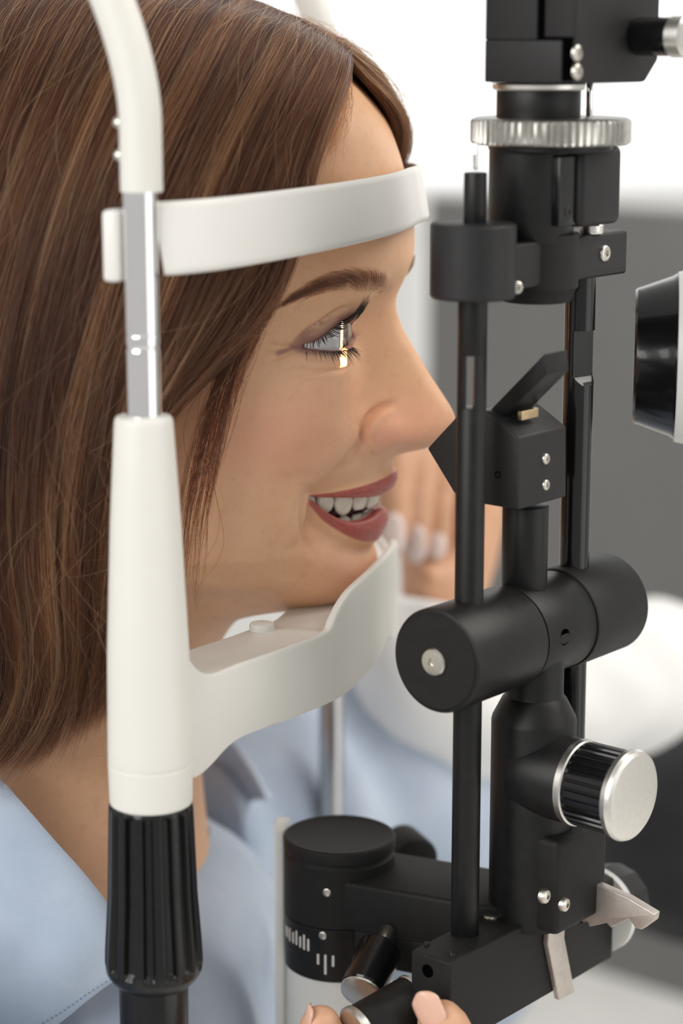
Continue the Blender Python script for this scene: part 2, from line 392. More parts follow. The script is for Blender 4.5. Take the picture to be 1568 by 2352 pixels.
# columns, caps, grips
z_seam = zn(1748)
for sg in (1, -1):
    bp_ = pat(np.array([UF - 0.2, UN * sg, z_bot])); h = lambda z: z - z_bot
    prof = [(h(z_seam) + .12, 12.75), (h(z_seam) + .3, 12.9), (h(z_seam) + .8, 12.95), (h(z_seam) + 6, 12.9), (h(zn(1500)), 12.4), (h(zn(1200)), 10.6), (h(z_ct) - 2.2, 8.75), (h(z_ct) - .8, 8.5), (h(z_ct) - .1, 7.9), (h(z_ct), 7.0), (h(z_ct), 5.2), (h(z_ct) - 4, 5.2)]
    lathe('column', bp_, Zax, prof, 'plastic', rest, 64, angle=60)
    lathe('column_cap', bp_, Zax, [(0, 12.2), (.5, 12.6), (1.2, 12.7), (h(z_seam) - 1, 12.93), (h(z_seam) - .3, 12.95), (h(z_seam), 12.85), (h(z_seam) + .4, 12.5)], 'plastic', rest, 64)
NF = 14
Lg = z_bot - z_gr
def flute(d, r, th):
    t = d / Lg                                        # 0 top .. 1 bottom
    x = (th * NF / (2 * math.pi)) % 1.0; x = abs(x - .5) * 2
    dep = 1.75 * np.clip((t - 0.012) / 0.03, 0, 1) * np.clip((0.905 - t) / 0.035, 0, 1)
    return r - dep * np.clip((x - .42) / .2, 0, 1)
prof = [(d, r) for d, r in zip(*(lambda t: (t * Lg, np.interp(t, [0, .02, .5, .82, .88, .93, .965, 1], [12.4, 13.0, 13.9, 15.2, 15.3, 14.9, 13.6, 11.6])))(np.r_[np.linspace(0, .07, 9), np.linspace(.1, .84, 20), np.linspace(.85, 1, 22)]))]
lathe('grip', pat(np.array([UF - .3, UN, z_bot + .4])), -Zax, prof, 'grip', rest, 14 * 18, rfun=flute, angle=40)
lathe('grip_shaft', pat(np.array([UF - .6, UN, z_gr + 1])), -Zax, [(0, 10.6), (1, 10.9), (40, 10.5), (229, 10.0)], 'grip', rest, 48)
cyl('lower_upright', pat(np.array([UF, -UN, z_bot + 1])), -Zax, 285, 5.2, 'dullchrome', rest)
# ================================================================== the patient
def skin_material():
    m = bpy.data.materials.new('skin'); m.use_nodes = True
    nt = m.node_tree; b = nt.nodes['Principled BSDF']; L = nt.links.new
    tc = nt.nodes.new('ShaderNodeTexCoord')
    def noise(s, d=4, rough=0.6):
        n = nt.nodes.new('ShaderNodeTexNoise'); n.inputs['Scale'].default_value = s; n.inputs['Detail'].default_value = d; n.inputs['Roughness'].default_value = rough
        L(tc.outputs['Object'], n.inputs['Vector']); return n
    def mix(a, c, f):
        x = nt.nodes.new('ShaderNodeMix'); x.data_type = 'RGBA'
        for s, v in ((x.inputs[6], a), (x.inputs[7], c)):
            if isinstance(v, tuple): s.default_value = (*v, 1)
            else: L(v, s)
        L(f, x.inputs[0]) if not isinstance(f, float) else setattr(x.inputs[0], 'default_value', f)
        return x.outputs[2]
    def ramp(src, p0, p1):
        r = nt.nodes.new('ShaderNodeMapRange'); r.inputs[1].default_value = p0; r.inputs[2].default_value = p1
        L(src, r.inputs[0]); return r.outputs[0]
    at = nt.nodes.new('ShaderNodeAttribute'); at.attribute_name = 'mask'
    sp = nt.nodes.new('ShaderNodeSeparateColor'); L(at.outputs['Color'], sp.inputs[0])
    at2 = nt.nodes.new('ShaderNodeAttribute'); at2.attribute_name = 'mask2'
    sp2 = nt.nodes.new('ShaderNodeSeparateColor'); L(at2.outputs['Color'], sp2.inputs[0])
    big = noise(45, 3); mid = noise(260, 5, 0.7); spots = noise(420, 2)
    c = mix((0.75, 0.435, 0.25), (0.80, 0.48, 0.295), ramp(big.outputs['Fac'], 0.35, 0.65))
    c2 = mix(c, (0.62, 0.33, 0.19), ramp(mid.outputs['Fac'], 0.52, 0.95))
    c3 = mix(c2, (0.48, 0.24, 0.13), ramp(spots.outputs['Fac'], 0.74, 0.86))
    c4 = mix(c3, (0.78, 0.36, 0.26), sp.outputs[2])                       # warm cheeks and nose
    lipn = noise(900, 3)
    lc = mix((0.37, 0.085, 0.07), (0.46, 0.125, 0.105), ramp(lipn.outputs['Fac'], 0.3, 0.7))
    c5 = mix(c4, lc, sp.outputs[0])
    c6 = mix(c5, (0.055, 0.028, 0.028), sp.outputs[1])                    # eyeliner
    c7 = mix(c6, (0.33, 0.15, 0.13), sp2.outputs[0])                      # shadow make-up on the lid
    c8 = mix(c7, (0.12, 0.06, 0.04), sp2.outputs[1])                      # brow tint
    L(c8, b.inputs['Base Color'])
    r = nt.nodes.new('ShaderNodeMapRange'); r.inputs[3].default_value = 0.40; r.inputs[4].default_value = 0.56
    L(mid.outputs['Fac'], r.inputs[0])
    rm = nt.nodes.new('ShaderNodeMix'); L(sp.outputs[0], rm.inputs[0]); L(r.outputs[0], rm.inputs[2]); rm.inputs[3].default_value = 0.36
    L(rm.outputs[0], b.inputs['Roughness'])
    b.inputs['Subsurface Weight'].default_value = 0.22
    b.inputs['Subsurface Radius'].default_value = (1.0, 0.36, 0.18)
    b.inputs['Subsurface Scale'].default_value = 0.0022
    b.inputs['Specular IOR Level'].default_value = 0.42
    pores = noise(2600, 3, 0.7)
    bp = nt.nodes.new('ShaderNodeBump'); bp.inputs['Strength'].default_value = 0.16; bp.inputs['Distance'].default_value = 0.00025
    L(pores.outputs['Fac'], bp.inputs['Height']); L(bp.outputs['Normal'], b.inputs['Normal'])
    return m
M['skin'] = skin_material()
person = empty('person', pat((-100, 0, -420)), 'woman with long brown hair smiling at the lamp, chin on the rest', 'person')

NC = np.array([0, 4, 8, 12, 16, 20, 24, 28, 33, 39, 45, 51, 57.0])
NN = [0, 5, 10, 15, 20, 25, 30, 36, 42, 48, 54, 60]
def fit(ns, fs): 
    ns = np.asarray(ns, float); fs = np.asarray(fs, float)
    sl = np.gradient(fs, ns); i = np.clip(np.searchsorted(ns, NC, side='right') - 1, 0, len(ns) - 2)
    h = ns[i + 1] - ns[i]; t = (NC - ns[i]) / h
    return (2*t**3-3*t**2+1)*fs[i] + (t**3-2*t**2+t)*h*sl[i] + (-2*t**3+3*t**2)*fs[i+1] + (t**3-t**2)*h*sl[i+1]
def side(f57, z, zlift=0.0):
    wz = np.interp(z, [-140, -100, -60, -20, 60, 90], [50, 58, 65, 69, 66, 60])
    bk = np.interp(z, [-140, -100, -50, 20, 90], [-150, -152, -166, -182, -178])
    n = wz * np.array([.915, .965, 1, .985, .87, .63, .31, 0])
    n[0] = max(n[0], 57 + (wz - 57) * 0.45)
    f = f57 + (bk - f57) * np.array([.13, .28, .44, .60, .78, .91, .98, 1])
    return f, n
rows = []
def row(z, fs, ns=NN, n=None, nb=None):
    """one cross-section of the head; z scalar or per-column list"""
    f = fit(ns, fs) if n is None else np.asarray(fs, float)
    nn = NC.copy() if n is None else np.asarray(n, float)
    zz = np.broadcast_to(np.asarray(z, float), (13,)).copy()
    sf, sn = side(f[-1], zz[-1])
    if n is not None and nn[-1] < 57: sn = sn * np.maximum(nn[-1] / 57, 0.9) if nb is None else sn * nb
    rows.append(np.stack([np.r_[f, sf], np.r_[nn, sn], np.r_[zz, np.full(8, zz[-1])]], 1))
R70 = [6.5, 6.3, 5.8, 4.9, 3.6, 1.6, -1.2, -5.8, -12, -20.5, -31, -45]
row(70, R70); r70 = rows.pop()
for z, k in ((101.5, .02), (101, .22), (98.5, .46), (93, .69), (83, .87)):
    q = r70.copy(); q[:, 0] = -84 + (q[:, 0] + 84) * k; q[:, 1] *= k; q[:, 2] = z; rows.append(q)
row(70, R70)
row(58, [12.0, 11.8, 11.3, 10.4, 9.0, 7.0, 4.3, -0.3, -5, -13.5, -24, -38])
row(46, [15.6, 15.4, 14.9, 14.0, 12.6, 10.6, 8.0, 3.7, -1.5, -9.2, -19, -33])
row(34, [17.7, 17.5, 17.0, 16.1, 14.8, 12.9, 10.4, 6.4, 1, -6.4, -15.8, -30])
row(26, [18.1, 17.9, 17.4, 16.6, 15.5, 13.9, 11.6, 8.0, 2.9, -4.2, -14, -29])
row(20, [17.9, 17.5, 16.7, 15.9, 15.1, 13.9, 12.1, 8.9, 4.0, -3.4, -13.8, -30])
row(14, [15.6, 14.9, 13.4, 12.6, 12.4, 11.8, 10.5, 7.4, 2.2, -5.5, -16, -32])
row(8, [13.0, 11.6, 7.6, 5.6, 6.4, 7.0, 6.4, 3.6, -2, -9.5, -19.5, -34])
row(2, [13.9, 12.0, 6, 1.6, 2, 4, 4, 0.6, -5.5, -13, -22, -36])
row(-4, [16.6, 14.4, 7.2, 2.8, 2.5, 3.7, 3.8, 0.6, -6.4, -13.4, -22.4, -36])
row(-10, [20.4, 17.8, 8.8, 4.0, 3.2, 3.5, 3.6, 1.2, -4.6, -13.0, -22, -36])
row(-18, [25.3, 22.4, 11.4, 5.4, 3.9, 3.5, 2.9, 0.4, -4.6, -12.2, -21.4, -36])
row(-25, [29.9, 27.2, 15.2, 6.6, 4.2, 3.4, 2.2, -0.3, -5.0, -12.0, -21.8, -37])
row(-30, [33.1, 30.6, 19.5, 9.0, 5.0, 4.0, 2.6, -0.2, -5.3, -12.6, -22.8, -38.5])
row([-34.5]*4 + [-34.5]*9, [34.2, 32.3, 23.5, 12.4, 5.0, 3.8, 2.0, -1.2, -6.6, -14, -24.4, -40.5])
row([-39.6, -39.4, -38.8, -38.4, -38, -38.4, -39, -39, -39, -39, -39, -39, -39], [31.2, 29.8, 23.2, 14.0, 5.0, 3.2, 0.8, -3.0, -8.6, -15.8, -26.4, -42.5])
row([-43.4, -42.8, -41.6, -41.2, -41.4, -42.2, -42.8, -43, -43, -43, -43, -43, -43], [24, 22.6, 18.0, 11.4, 4.6, 2.0, -1.0, -5.2, -10.8, -17.6, -28, -44.5])
row([-45.0, -44.4, -43.4, -43.4, -44, -45, -46, -46.4, -46.5, -46.5, -46.5, -46.5, -46.5], [17.2, 15.2, 11.6, 8.0, 4.0, 0.4, -3.4, -7.8, -13.2, -19.8, -30, -46])
row([-47.2, -47, -46.8, -47, -47.5, -48.2, -49, -49.4, -49.6, -49.6, -49.6, -49.6, -49.6], [12.4, 11.8, 9.8, 7.2, 3.6, -0.8, -5.2, -10, -15.4, -21.6, -31.6, -47])
# ---- mouth rows are written straight at the columns (n = 0 4 8 12 16 20 24 28 | 33 39 45 51 57)
OUT = [-12.2, -17.2, -24, -32.5, -45]
def mrow(z8, f8, zo, fo=None, n8=None):
    n = NC.copy()
    if n8 is not None: n[:8] = n8
    fo = np.asarray(OUT) if fo is None else np.asarray(fo)
    row(list(z8) + list(zo), list(f8) + list(fo), n=n, nb=1.0)
N8 = [0, 4, 8, 12, 16, 20, 24, 27.6]
mrow([-50.6, -50.8, -51, -51.4, -52, -52.6, -53.2, -53.8], [12.3, 11.8, 10.6, 8.6, 5.4, 0.9, -4.4, -9.4], [-53.6, -53.2, -53, -53, -53], [-12.8, -17.8, -24.2, -32.4, -44.2], N8)
mrow([-52.0, -51.8, -52.5, -53.2, -54, -54.8, -55.4, -55.6], [13.2, 12.8, 11.4, 9.2, 5.8, 1.2, -4.4, -10.0], [-54.9, -54.3, -54.2, -54.2, -54.2], None, N8)     # UPPER BORDER
mrow([-55.0, -54.9, -55.2, -55.6, -56, -56.2, -56.3, -56.0], [13.6, 13.2, 11.9, 9.6, 6.1, 1.4, -4.6, -10.6], [-55.6, -55.2, -55.2, -55.2, -55.2], None, N8)
mrow([-58.6, -58.7, -58.8, -58.6, -58.2, -57.6, -57.0, -56.3], [11.4, 11.0, 9.8, 7.6, 4.2, -0.4, -5.8, -10.9], [-56.1, -56, -56, -56, -56], None, N8)            # UPPER EDGE
RU_EDGE = len(rows) - 1
mrow([-58.4, -58.5, -58.6, -58.4, -58.0, -57.5, -57.0, -56.45], [6.6, 6.2, 5.0, 3.0, -0.2, -4.6, -9.0, -11.8], [-56.4, -56.5, -56.6, -56.6, -56.6], [-12.5, -17.4, -24.2, -32.8, -45.3], N8)
R_UI = len(rows) - 1
mrow([-65.2, -65.8, -66.6, -67.0, -66.6, -64.8, -61.2, -56.75], [5.4, 5.0, 4.0, 1.8, -1.4, -5.4, -9.8, -11.8], [-56.9, -57.2, -57.4, -57.4, -57.4], [-12.6, -17.6, -24.4, -33.2, -45.8], N8)
R_LI = len(rows) - 1
mrow([-64.9, -65.6, -66.4, -67.0, -66.8, -65.0, -61.4, -56.95], [9.0, 8.6, 7.5, 5.4, 2.2, -2.0, -6.6, -11.0], [-57.4, -58, -58.4, -58.4, -58.4], [-12.4, -17.7, -24.6, -33.6, -46.4], N8)           # LOWER EDGE
mrow([-69.0, -69.4, -69.8, -70.0, -69.2, -66.8, -62.8, -57.4], [10.5, 10.1, 9.0, 6.9, 3.7, -0.8, -6.0, -10.9], [-58.4, -59.4, -60, -60.2, -60.2], [-12.3, -17.8, -24.9, -34.2, -47.2], N8)
mrow([-75.0, -75.2, -75.2, -74.4, -72.6, -69.2, -64.6, -58.8], [8.4, 8.0, 7.0, 5.2, 2.2, -2.2, -7.0, -11.3], [-60.4, -62, -63, -63.4, -63.4], [-12.9, -18.6, -25.9, -35.4, -48.8], N8)            # LOWER BORDER
RL_BORDER = len(rows) - 1
mrow([-78.8, -78.8, -78.6, -77.8, -76.0, -73.2, -69.4, -65.2], [4.9, 4.7, 4.1, 2.7, 0.2, -3.6, -8.2, -12.8], [-66, -67.4, -68.4, -69, -69], [-15.6, -21, -28.6, -38.6, -52.5], None)
row([-82.4] * 4 + [-82, -81, -78.6, -77, -76.2, -76, -76, -75.6, -75], [5.4, 5.2, 4.5, 3.0, 0.4, -3.6, -8.2, -14.6, -22.4, -32.0, -43.5, -57], )
row([-87.4] * 4 + [-87.2, -86.6, -85.8, -84.2, -83.4, -82.4, -81, -79.4, -77.4], [6.3, 6.0, 4.9, 2.9, -0.2, -4.6, -10.2, -18.2, -27.6, -38.4, -51, -66])
row([-93] * 4 + [-92.9, -92.4, -91.6, -90.4, -88.2, -86.8, -85, -82.4, -79], [3.8, 3.5, 2.3, 0.2, -3.2, -8.0, -14.4, -23.4, -33.8, -45.2, -58, -73])
row([-97.6, -97.6, -97.5, -97.3, -96.9, -96.3, -95.4, -94.2, -91.6, -89.6, -87, -83.6, -79.6], [-1.5, -1.9, -3, -5, -8.4, -13, -18.6, -24.6, -32.5, -42, -52, -63, -76], n=[0, 4, 8, 12, 16, 20, 24, 28, 33, 38.4, 44, 49.6, 55])
row([-100.2, -100.2, -100.1, -99.9, -99.6, -99.1, -98.2, -97, -94.4, -92.4, -90, -86.6, -82.4], [-12, -12.4, -13.4, -15.4, -18.4, -22.6, -27.4, -33, -40.5, -49, -58, -68, -80], n=[0, 3.8, 7.6, 11.4, 15.2, 19, 22.8, 26.6, 31.2, 36.4, 41.6, 47, 52.5])
row([-102] * 4 + [-102, -101.8, -101.4, -100.8, -100, -98.6, -96.6, -93.8, -90.4], [-27, -27.2, -27.8, -29, -31, -34, -37.6, -42, -48, -55.4, -63.6, -73, -84], n=[0, 3.6, 7.2, 10.8, 14.4, 18, 21.6, 25.2, 29.6, 34.4, 39.4, 44.6, 50])
row([-107] * 4 + [-107, -107, -107, -107, -107, -106.6, -105.6, -104, -102], [-43, -43.2, -43.6, -44.4, -45.6, -47.4, -49.8, -52.8, -57.2, -62.6, -69.4, -77.6, -87], n=[0, 3.6, 7.2, 10.8, 14.4, 18, 21.6, 25, 29, 33.4, 38, 42.8, 47.5])
base = rows[-1]
ang = np.arctan2(base[:, 1], base[:, 0] + 98)
for z, cf, rf, rn in ((-122, -101, 48, 49), (-142, -106, 48, 50), (-165, -111, 50, 54), (-190, -116, 56, 64), (-215, -121, 62, 82), (-240, -125, 66, 105)):
    rows.append(np.stack([cf + rf * np.cos(ang), rn * np.sin(ang), np.full(21, z)], 1))
G = np.array(rows)                                               # (rows, 21, 3) in patient millimetres
ia, ib = R_UI - 6, RL_BORDER + 2                                 # behind the mouth corner the lip rows fan out over the cheek
for c in range(8, 21):
    w_ = {8: 0.55}.get(c, 1.0)
    for r_ in range(ia + 1, ib):
        t = (r_ - ia) / (ib - ia)
        G[r_, c] = G[r_, c] * (1 - w_) + (G[ia, c] * (1 - t) + G[ib, c] * t) * w_
KR, KC = 12, 12
def upsample(G, k, axis):
    G = np.moveaxis(G, axis, 0); n = len(G)
    s = np.arange((n - 1) * k + 1) / k; i = np.minimum(s.astype(int), n - 2); t = (s - i).reshape((-1,) + (1,) * (G.ndim - 1))
    g = lambda j: G[np.clip(j, 0, n - 1)]
    p0, p1, p2, p3 = g(i - 1), g(i), g(i + 1), g(i + 2)
    if axis == 1:                                               # mirror across the midline
        fl = np.array([1, -1, 1.0]); p0 = np.where((i == 0).reshape(-1, *([1] * (G.ndim - 1))), g(np.ones_like(i)) * fl, p0)
    Q = 0.5 * (2 * p1 + (p2 - p0) * t + (2 * p0 - 5 * p1 + 4 * p2 - p3) * t**2 + (3 * p1 - p0 - 3 * p2 + p3) * t**3)
    return np.moveaxis(Q, 0, axis)
H = upsample(upsample(G, KR, 0), KC, 1)
nr, nc = H.shape[:2]
r_ui, r_li, c_cor = R_UI * KR, R_LI * KR, 7 * KC
# relax everything but the lips a little
keep = np.zeros((nr, nc, 1)); keep[(R_UI - 4) * KR:(R_LI + 4) * KR, :int(7.2 * KC)] = 1
from numpy import roll
for it in range(26):
    S = H.copy()
    S[1:-1, 1:-1] = (H[:-2, 1:-1] + H[2:, 1:-1] + H[1:-1, :-2] + H[1:-1, 2:]) / 4
    S[1:-1, 0, ::2] = ((H[:-2, 0] + H[2:, 0] + 2 * H[1:-1, 1]) / 4)[:, ::2]
    H = np.where(keep > 0, H * 0.85 + S * 0.15, S) if it < 4 else np.where(keep > 0, H, S)
    if it < 4:
        pass
# ---- the eyelids close over the eyeball
EC = np.array([-8.6, 31.0, 0.2]); ER = 12.0; LR = 12.9
dn, dz = H[..., 1] - EC[1], H[..., 2] - EC[2]
rho2 = dn**2 + dz**2
fs = EC[0] + np.sqrt(np.maximum(LR**2 - rho2, 0))
k = 1.6
inside = rho2 < LR**2 * 0.998
hh = np.clip(0.5 + 0.5 * (fs - H[..., 0]) / k, 0, 1)
sm = H[..., 0] * (1 - hh) + fs * hh + k * hh * (1 - hh)
wt = np.clip((LR**2 - rho2) / 14.0, 0, 1)
H[..., 0] = np.where(inside, H[..., 0] * (1 - wt) + sm * wt, H[..., 0])
# ---- displacement of folds, creases and soft forms, drawn where they show
def grid_normals(H):
    du = np.gradient(H, axis=0); dv = np.gradient(H, axis=1)
    n = np.cross(du, dv); n /= (np.linalg.norm(n, axis=-1, keepdims=True) + 1e-12)
    return n
Nn = grid_normals(H)
if Nn[20 * KR, 8 * KC, 1] < 0: Nn = -Nn
PXx, PXy = proj(pat(H).reshape(-1, 3)); PXx = PXx.reshape(nr, nc); PXy = PXy.reshape(nr, nc)
def dist_poly(poly):
    P = np.asarray(poly, float); best = np.full((nr, nc), 1e9); sgn = np.zeros((nr, nc)); tt = np.zeros((nr, nc)); tot = 0
    Ls = np.r_[0, np.cumsum(np.linalg.norm(np.diff(P, axis=0), axis=1))]
    for (a, b, l0) in zip(P[:-1], P[1:], Ls):
        d = b - a; L2 = d @ d; t = np.clip(((PXx - a[0]) * d[0] + (PXy - a[1]) * d[1]) / L2, 0, 1)
        ex, ey = PXx - a[0] - t * d[0], PXy - a[1] - t * d[1]; e = np.hypot(ex, ey)
        c = d[0] * ey - d[1] * ex; m_ = e < best
        best = np.where(m_, e, best); sgn = np.where(m_, np.sign(c), sgn); tt = np.where(m_, (l0 + t * math.sqrt(L2)) / Ls[-1], tt)
    return best, sgn, tt
near = np.zeros((nr, nc)); near[:, :] = 1
front = (np.arange(nc) < 17 * KC)[None, :]
D = np.zeros((nr, nc))
def crease(poly, amp, sig, taper=True, left=None, right=None):
    """groove of amp mm along a line; left/right: (amp, offset px, sigma) raised form on one side"""
    global D
    P = catmull(np.c_[np.asarray(poly, float), np.zeros(len(poly))], 30)[:, :2]
    d, s, t = dist_poly(P)
    tp = np.sin(np.pi * np.clip(t, 0.02, 0.98)) ** 0.6 if taper else 1.0
    D = D + np.where(front, -amp * np.exp(-(d / sig)**2) * tp, 0)
    for side_, v in ((-1, left), (1, right)):
        if v: D = D + np.where(front & (s == side_), v[0] * np.exp(-((d - v[1]) / v[2])**2) * tp * np.minimum(1, d / 4), 0)
def bumpat(x, y, amp, sx, sy, rot=0):
    global D
    c_, s_ = math.cos(math.radians(rot)), math.sin(math.radians(rot))
    X, Y = PXx - x, PXy - y
    D = D + np.where(front, amp * np.exp(-((X * c_ + Y * s_) / sx)**2 - ((-X * s_ + Y * c_) / sy)**2), 0)
crease([(842, 985), (815, 1030), (780, 1072), (735, 1112), (708, 1132)], 1.5, 11, right=(1.3, 26, 26))            # nasolabial fold
crease([(706, 1120), (692, 1150), (689, 1195), (700, 1240), (730, 1290)], 0.9, 8, right=(0.7, 22, 20))
crease([(905, 925), (868, 938), (842, 965), (833, 1000), (846, 1022)], 2.3, 8, left=(0.9, 18, 13))                # wing of the nose
bumpat(892, 985, 1.5, 40, 34)
crease([(895, 1034), (935, 1026), (975, 1022)], 1.1, 6)
bumpat(975, 960, 0.3, 40, 45)
crease([(664, 800), (700, 764), (740, 737), (775, 714), (803, 703)], 1.3, 5, left=(0.4, 12, 9))                 # upper lid fold
crease([(610, 782), (650, 789), (690, 797)], 0.75, 4)
crease([(598, 797), (640, 806), (676, 802)], 0.7, 4)
crease([(612, 830), (652, 818), (680, 806)], 0.6, 4)
crease([(690, 842), (735, 851), (785, 848), (806, 840)], 0.9, 5, left=(0.4, 12, 10), right=(0.25, 14, 9))                             # lower lid pouch
crease([(640, 872), (685, 862), (735, 858)], 0.5, 4)
crease([(668, 905), (700, 880), (740, 868)], 0.5, 4)
crease([(640, 850), (670, 842), (700, 842)], 0.45, 4)
crease([(770, 1262), (815, 1262), (850, 1258)], 0.5, 16)
bumpat(600, 1000, 0.9, 95, 80)                                                                                     # cheek
H = H + Nn * D[..., None]
# ---- colour masks
dl = lambda a, b, i0, j0: None
mask = np.zeros((nr, nc, 4)); mask[..., 3] = 1; mask2 = mask.copy()
ri = np.arange(nr)[:, None] / KR; ci = np.arange(nc)[None, :] / KC
ru, rl = R_UI - 3, RL_BORDER
sst = lambda a, b, x: (lambda t: t * t * (3 - 2 * t))(np.clip((x - a) / (b - a), 0, 1))
colm = 1 - sst(6.75, 7.1, ci)
mask[..., 0] = sst(ru - 0.18, ru + 0.12, ri) * (1 - sst(rl - 0.12, rl + 0.2, ri)) * colm
# almond opening in the front plane
AL = np.array([(44.6, -3.6), (42, 0.2), (38.5, 3.3), (34.5, 5.0), (30.5, 5.3), (26.5, 4.3), (22.5, 1.8), (19.5, -0.8), (16.6, -3.2),
               (19.5, -4.2), (23, -4.7), (27, -5.1), (31, -5.3), (35, -5.2), (39, -4.9), (42, -4.4), (44.6, -3.6)])
up_ = catmull(np.c_[AL[:9], np.zeros(9)], 80)[:, :2]; lo_ = catmull(np.c_[AL[8:], np.zeros(9)], 80)[:, :2]
CONT = np.concatenate([up_[:-1], lo_[:-1]])
def inpoly(X, Y, P):
    r = np.zeros(X.shape, bool)
    for a, b in zip(P, np.roll(P, -1, 0)):
        c_ = ((a[1] > Y) != (b[1] > Y)); xx = (b[0] - a[0]) * (Y - a[1]) / (b[1] - a[1] + 1e-12) + a[0]
        r ^= c_ & (X < xx)
    return r
def dcont(X, Y, P):
    best = np.full(X.shape, 1e9); bx = np.zeros(X.shape); by = np.zeros(X.shape)
    for a, b in zip(P, np.roll(P, -1, 0)):
        d = b - a; t = np.clip(((X - a[0]) * d[0] + (Y - a[1]) * d[1]) / (d @ d + 1e-12), 0, 1)
        ex, ey = a[0] + t * d[0], a[1] + t * d[1]; e = np.hypot(X - ex, Y - ey); m_ = e < best
        best = np.where(m_, e, best); bx = np.where(m_, ex, bx); by = np.where(m_, ey, by)
    return best, bx, by
eyefront = (H[..., 0] > EC[0] - 6) & (np.abs(H[..., 1] - 31) < 22) & (np.abs(H[..., 2]) < 16)
ed, ebx, eby = dcont(np.where(eyefront, H[..., 1], 999), np.where(eyefront, H[..., 2], 999), CONT)
ein = eyefront & inpoly(H[..., 1], H[..., 2], CONT)
upper = H[..., 2] > np.interp(H[..., 1], [16.6, 44.6], [-3.2, -3.6])
mask[..., 1] = np.where(eyefront, np.exp(-(ed / np.where(upper, 1.25, 0.9))**2) * np.where(upper, 0.95, 0.85), 0)
mask2[..., 0] = np.where(eyefront, np.exp(-(ed / np.where(upper, 2.6, 1.7))**2) * 0.85, 0)
wing, _, wt_ = dist_poly([(640, 812), (665, 802), (702, 788)])
mask2[..., 0] = np.maximum(mask2[..., 0], np.where(front, 0.85 * np.exp(-(wing / 7)**2), 0))
bl = lambda x, y, sx, sy, a: a * np.exp(-((PXx - x) / sx)**2 - ((PXy - y) / sy)**2)
mask[..., 2] = np.where(front, np.clip(bl(640, 1010, 150, 100, .45) + bl(960, 960, 80, 60, .45) + bl(900, 1010, 60, 40, .5) + bl(820, 1320, 80, 60, .3) + bl(800, 900, 90, 60, .2), 0, 1), 0)
BROW = [(645, 700), (688, 676), (735, 655), (785, 645), (840, 646), (880, 655)]
BW = [4, 11, 18, 23, 25, 21]
bd, bs, bt = dist_poly(catmull(np.c_[np.array(BROW, float), np.zeros(6)], 40)[:, :2])
bw = np.interp(bt, np.linspace(0, 1, 6), BW)
mask2[..., 1] = np.where(front & (PXy < 720), (1 - sst(0.5, 1.25, bd / bw)) * 0.38 * sst(0, .12, bt + 0.02) * (1 - 0.4 * sst(.9, 1, bt)), 0)
# ---- snap the lid rim and assemble both halves
idx_del = np.zeros((nr, nc), bool); idx_del[:] = ein
quad_in = ein[:-1, :-1] & ein[1:, :-1] & ein[:-1, 1:] & ein[1:, 1:]
quad_any = ein[:-1, :-1] | ein[1:, :-1] | ein[:-1, 1:] | ein[1:, 1:]
quad_mouth = np.zeros_like(quad_in); quad_mouth[r_ui:r_li, :c_cor] = True
kill = quad_any | quad_mouth
edge = np.zeros((nr, nc), bool)
qk = quad_any
tmp = np.zeros((nr, nc), int); cnt = np.zeros((nr, nc), int)
for a in (0, 1):
    for b in (0, 1):
        tmp[a:nr - 1 + a, b:nc - 1 + b] += qk; cnt[a:nr - 1 + a, b:nc - 1 + b] += 1
edge = (tmp > 0) & (tmp < 4) & eyefront
def onlid(n, z, R=LR):
    r2 = (n - EC[1])**2 + (z - EC[2])**2
    return EC[0] + np.sqrt(np.maximum(R**2 - r2, 0.2))
H[..., 1] = np.where(edge, ebx, H[..., 1]); H[..., 2] = np.where(edge, eby, H[..., 2])
H[..., 0] = np.where(edge, np.minimum(np.maximum(H[..., 0], onlid(ebx, eby) - 0.4), onlid(ebx, eby) + 1.2), H[..., 0])
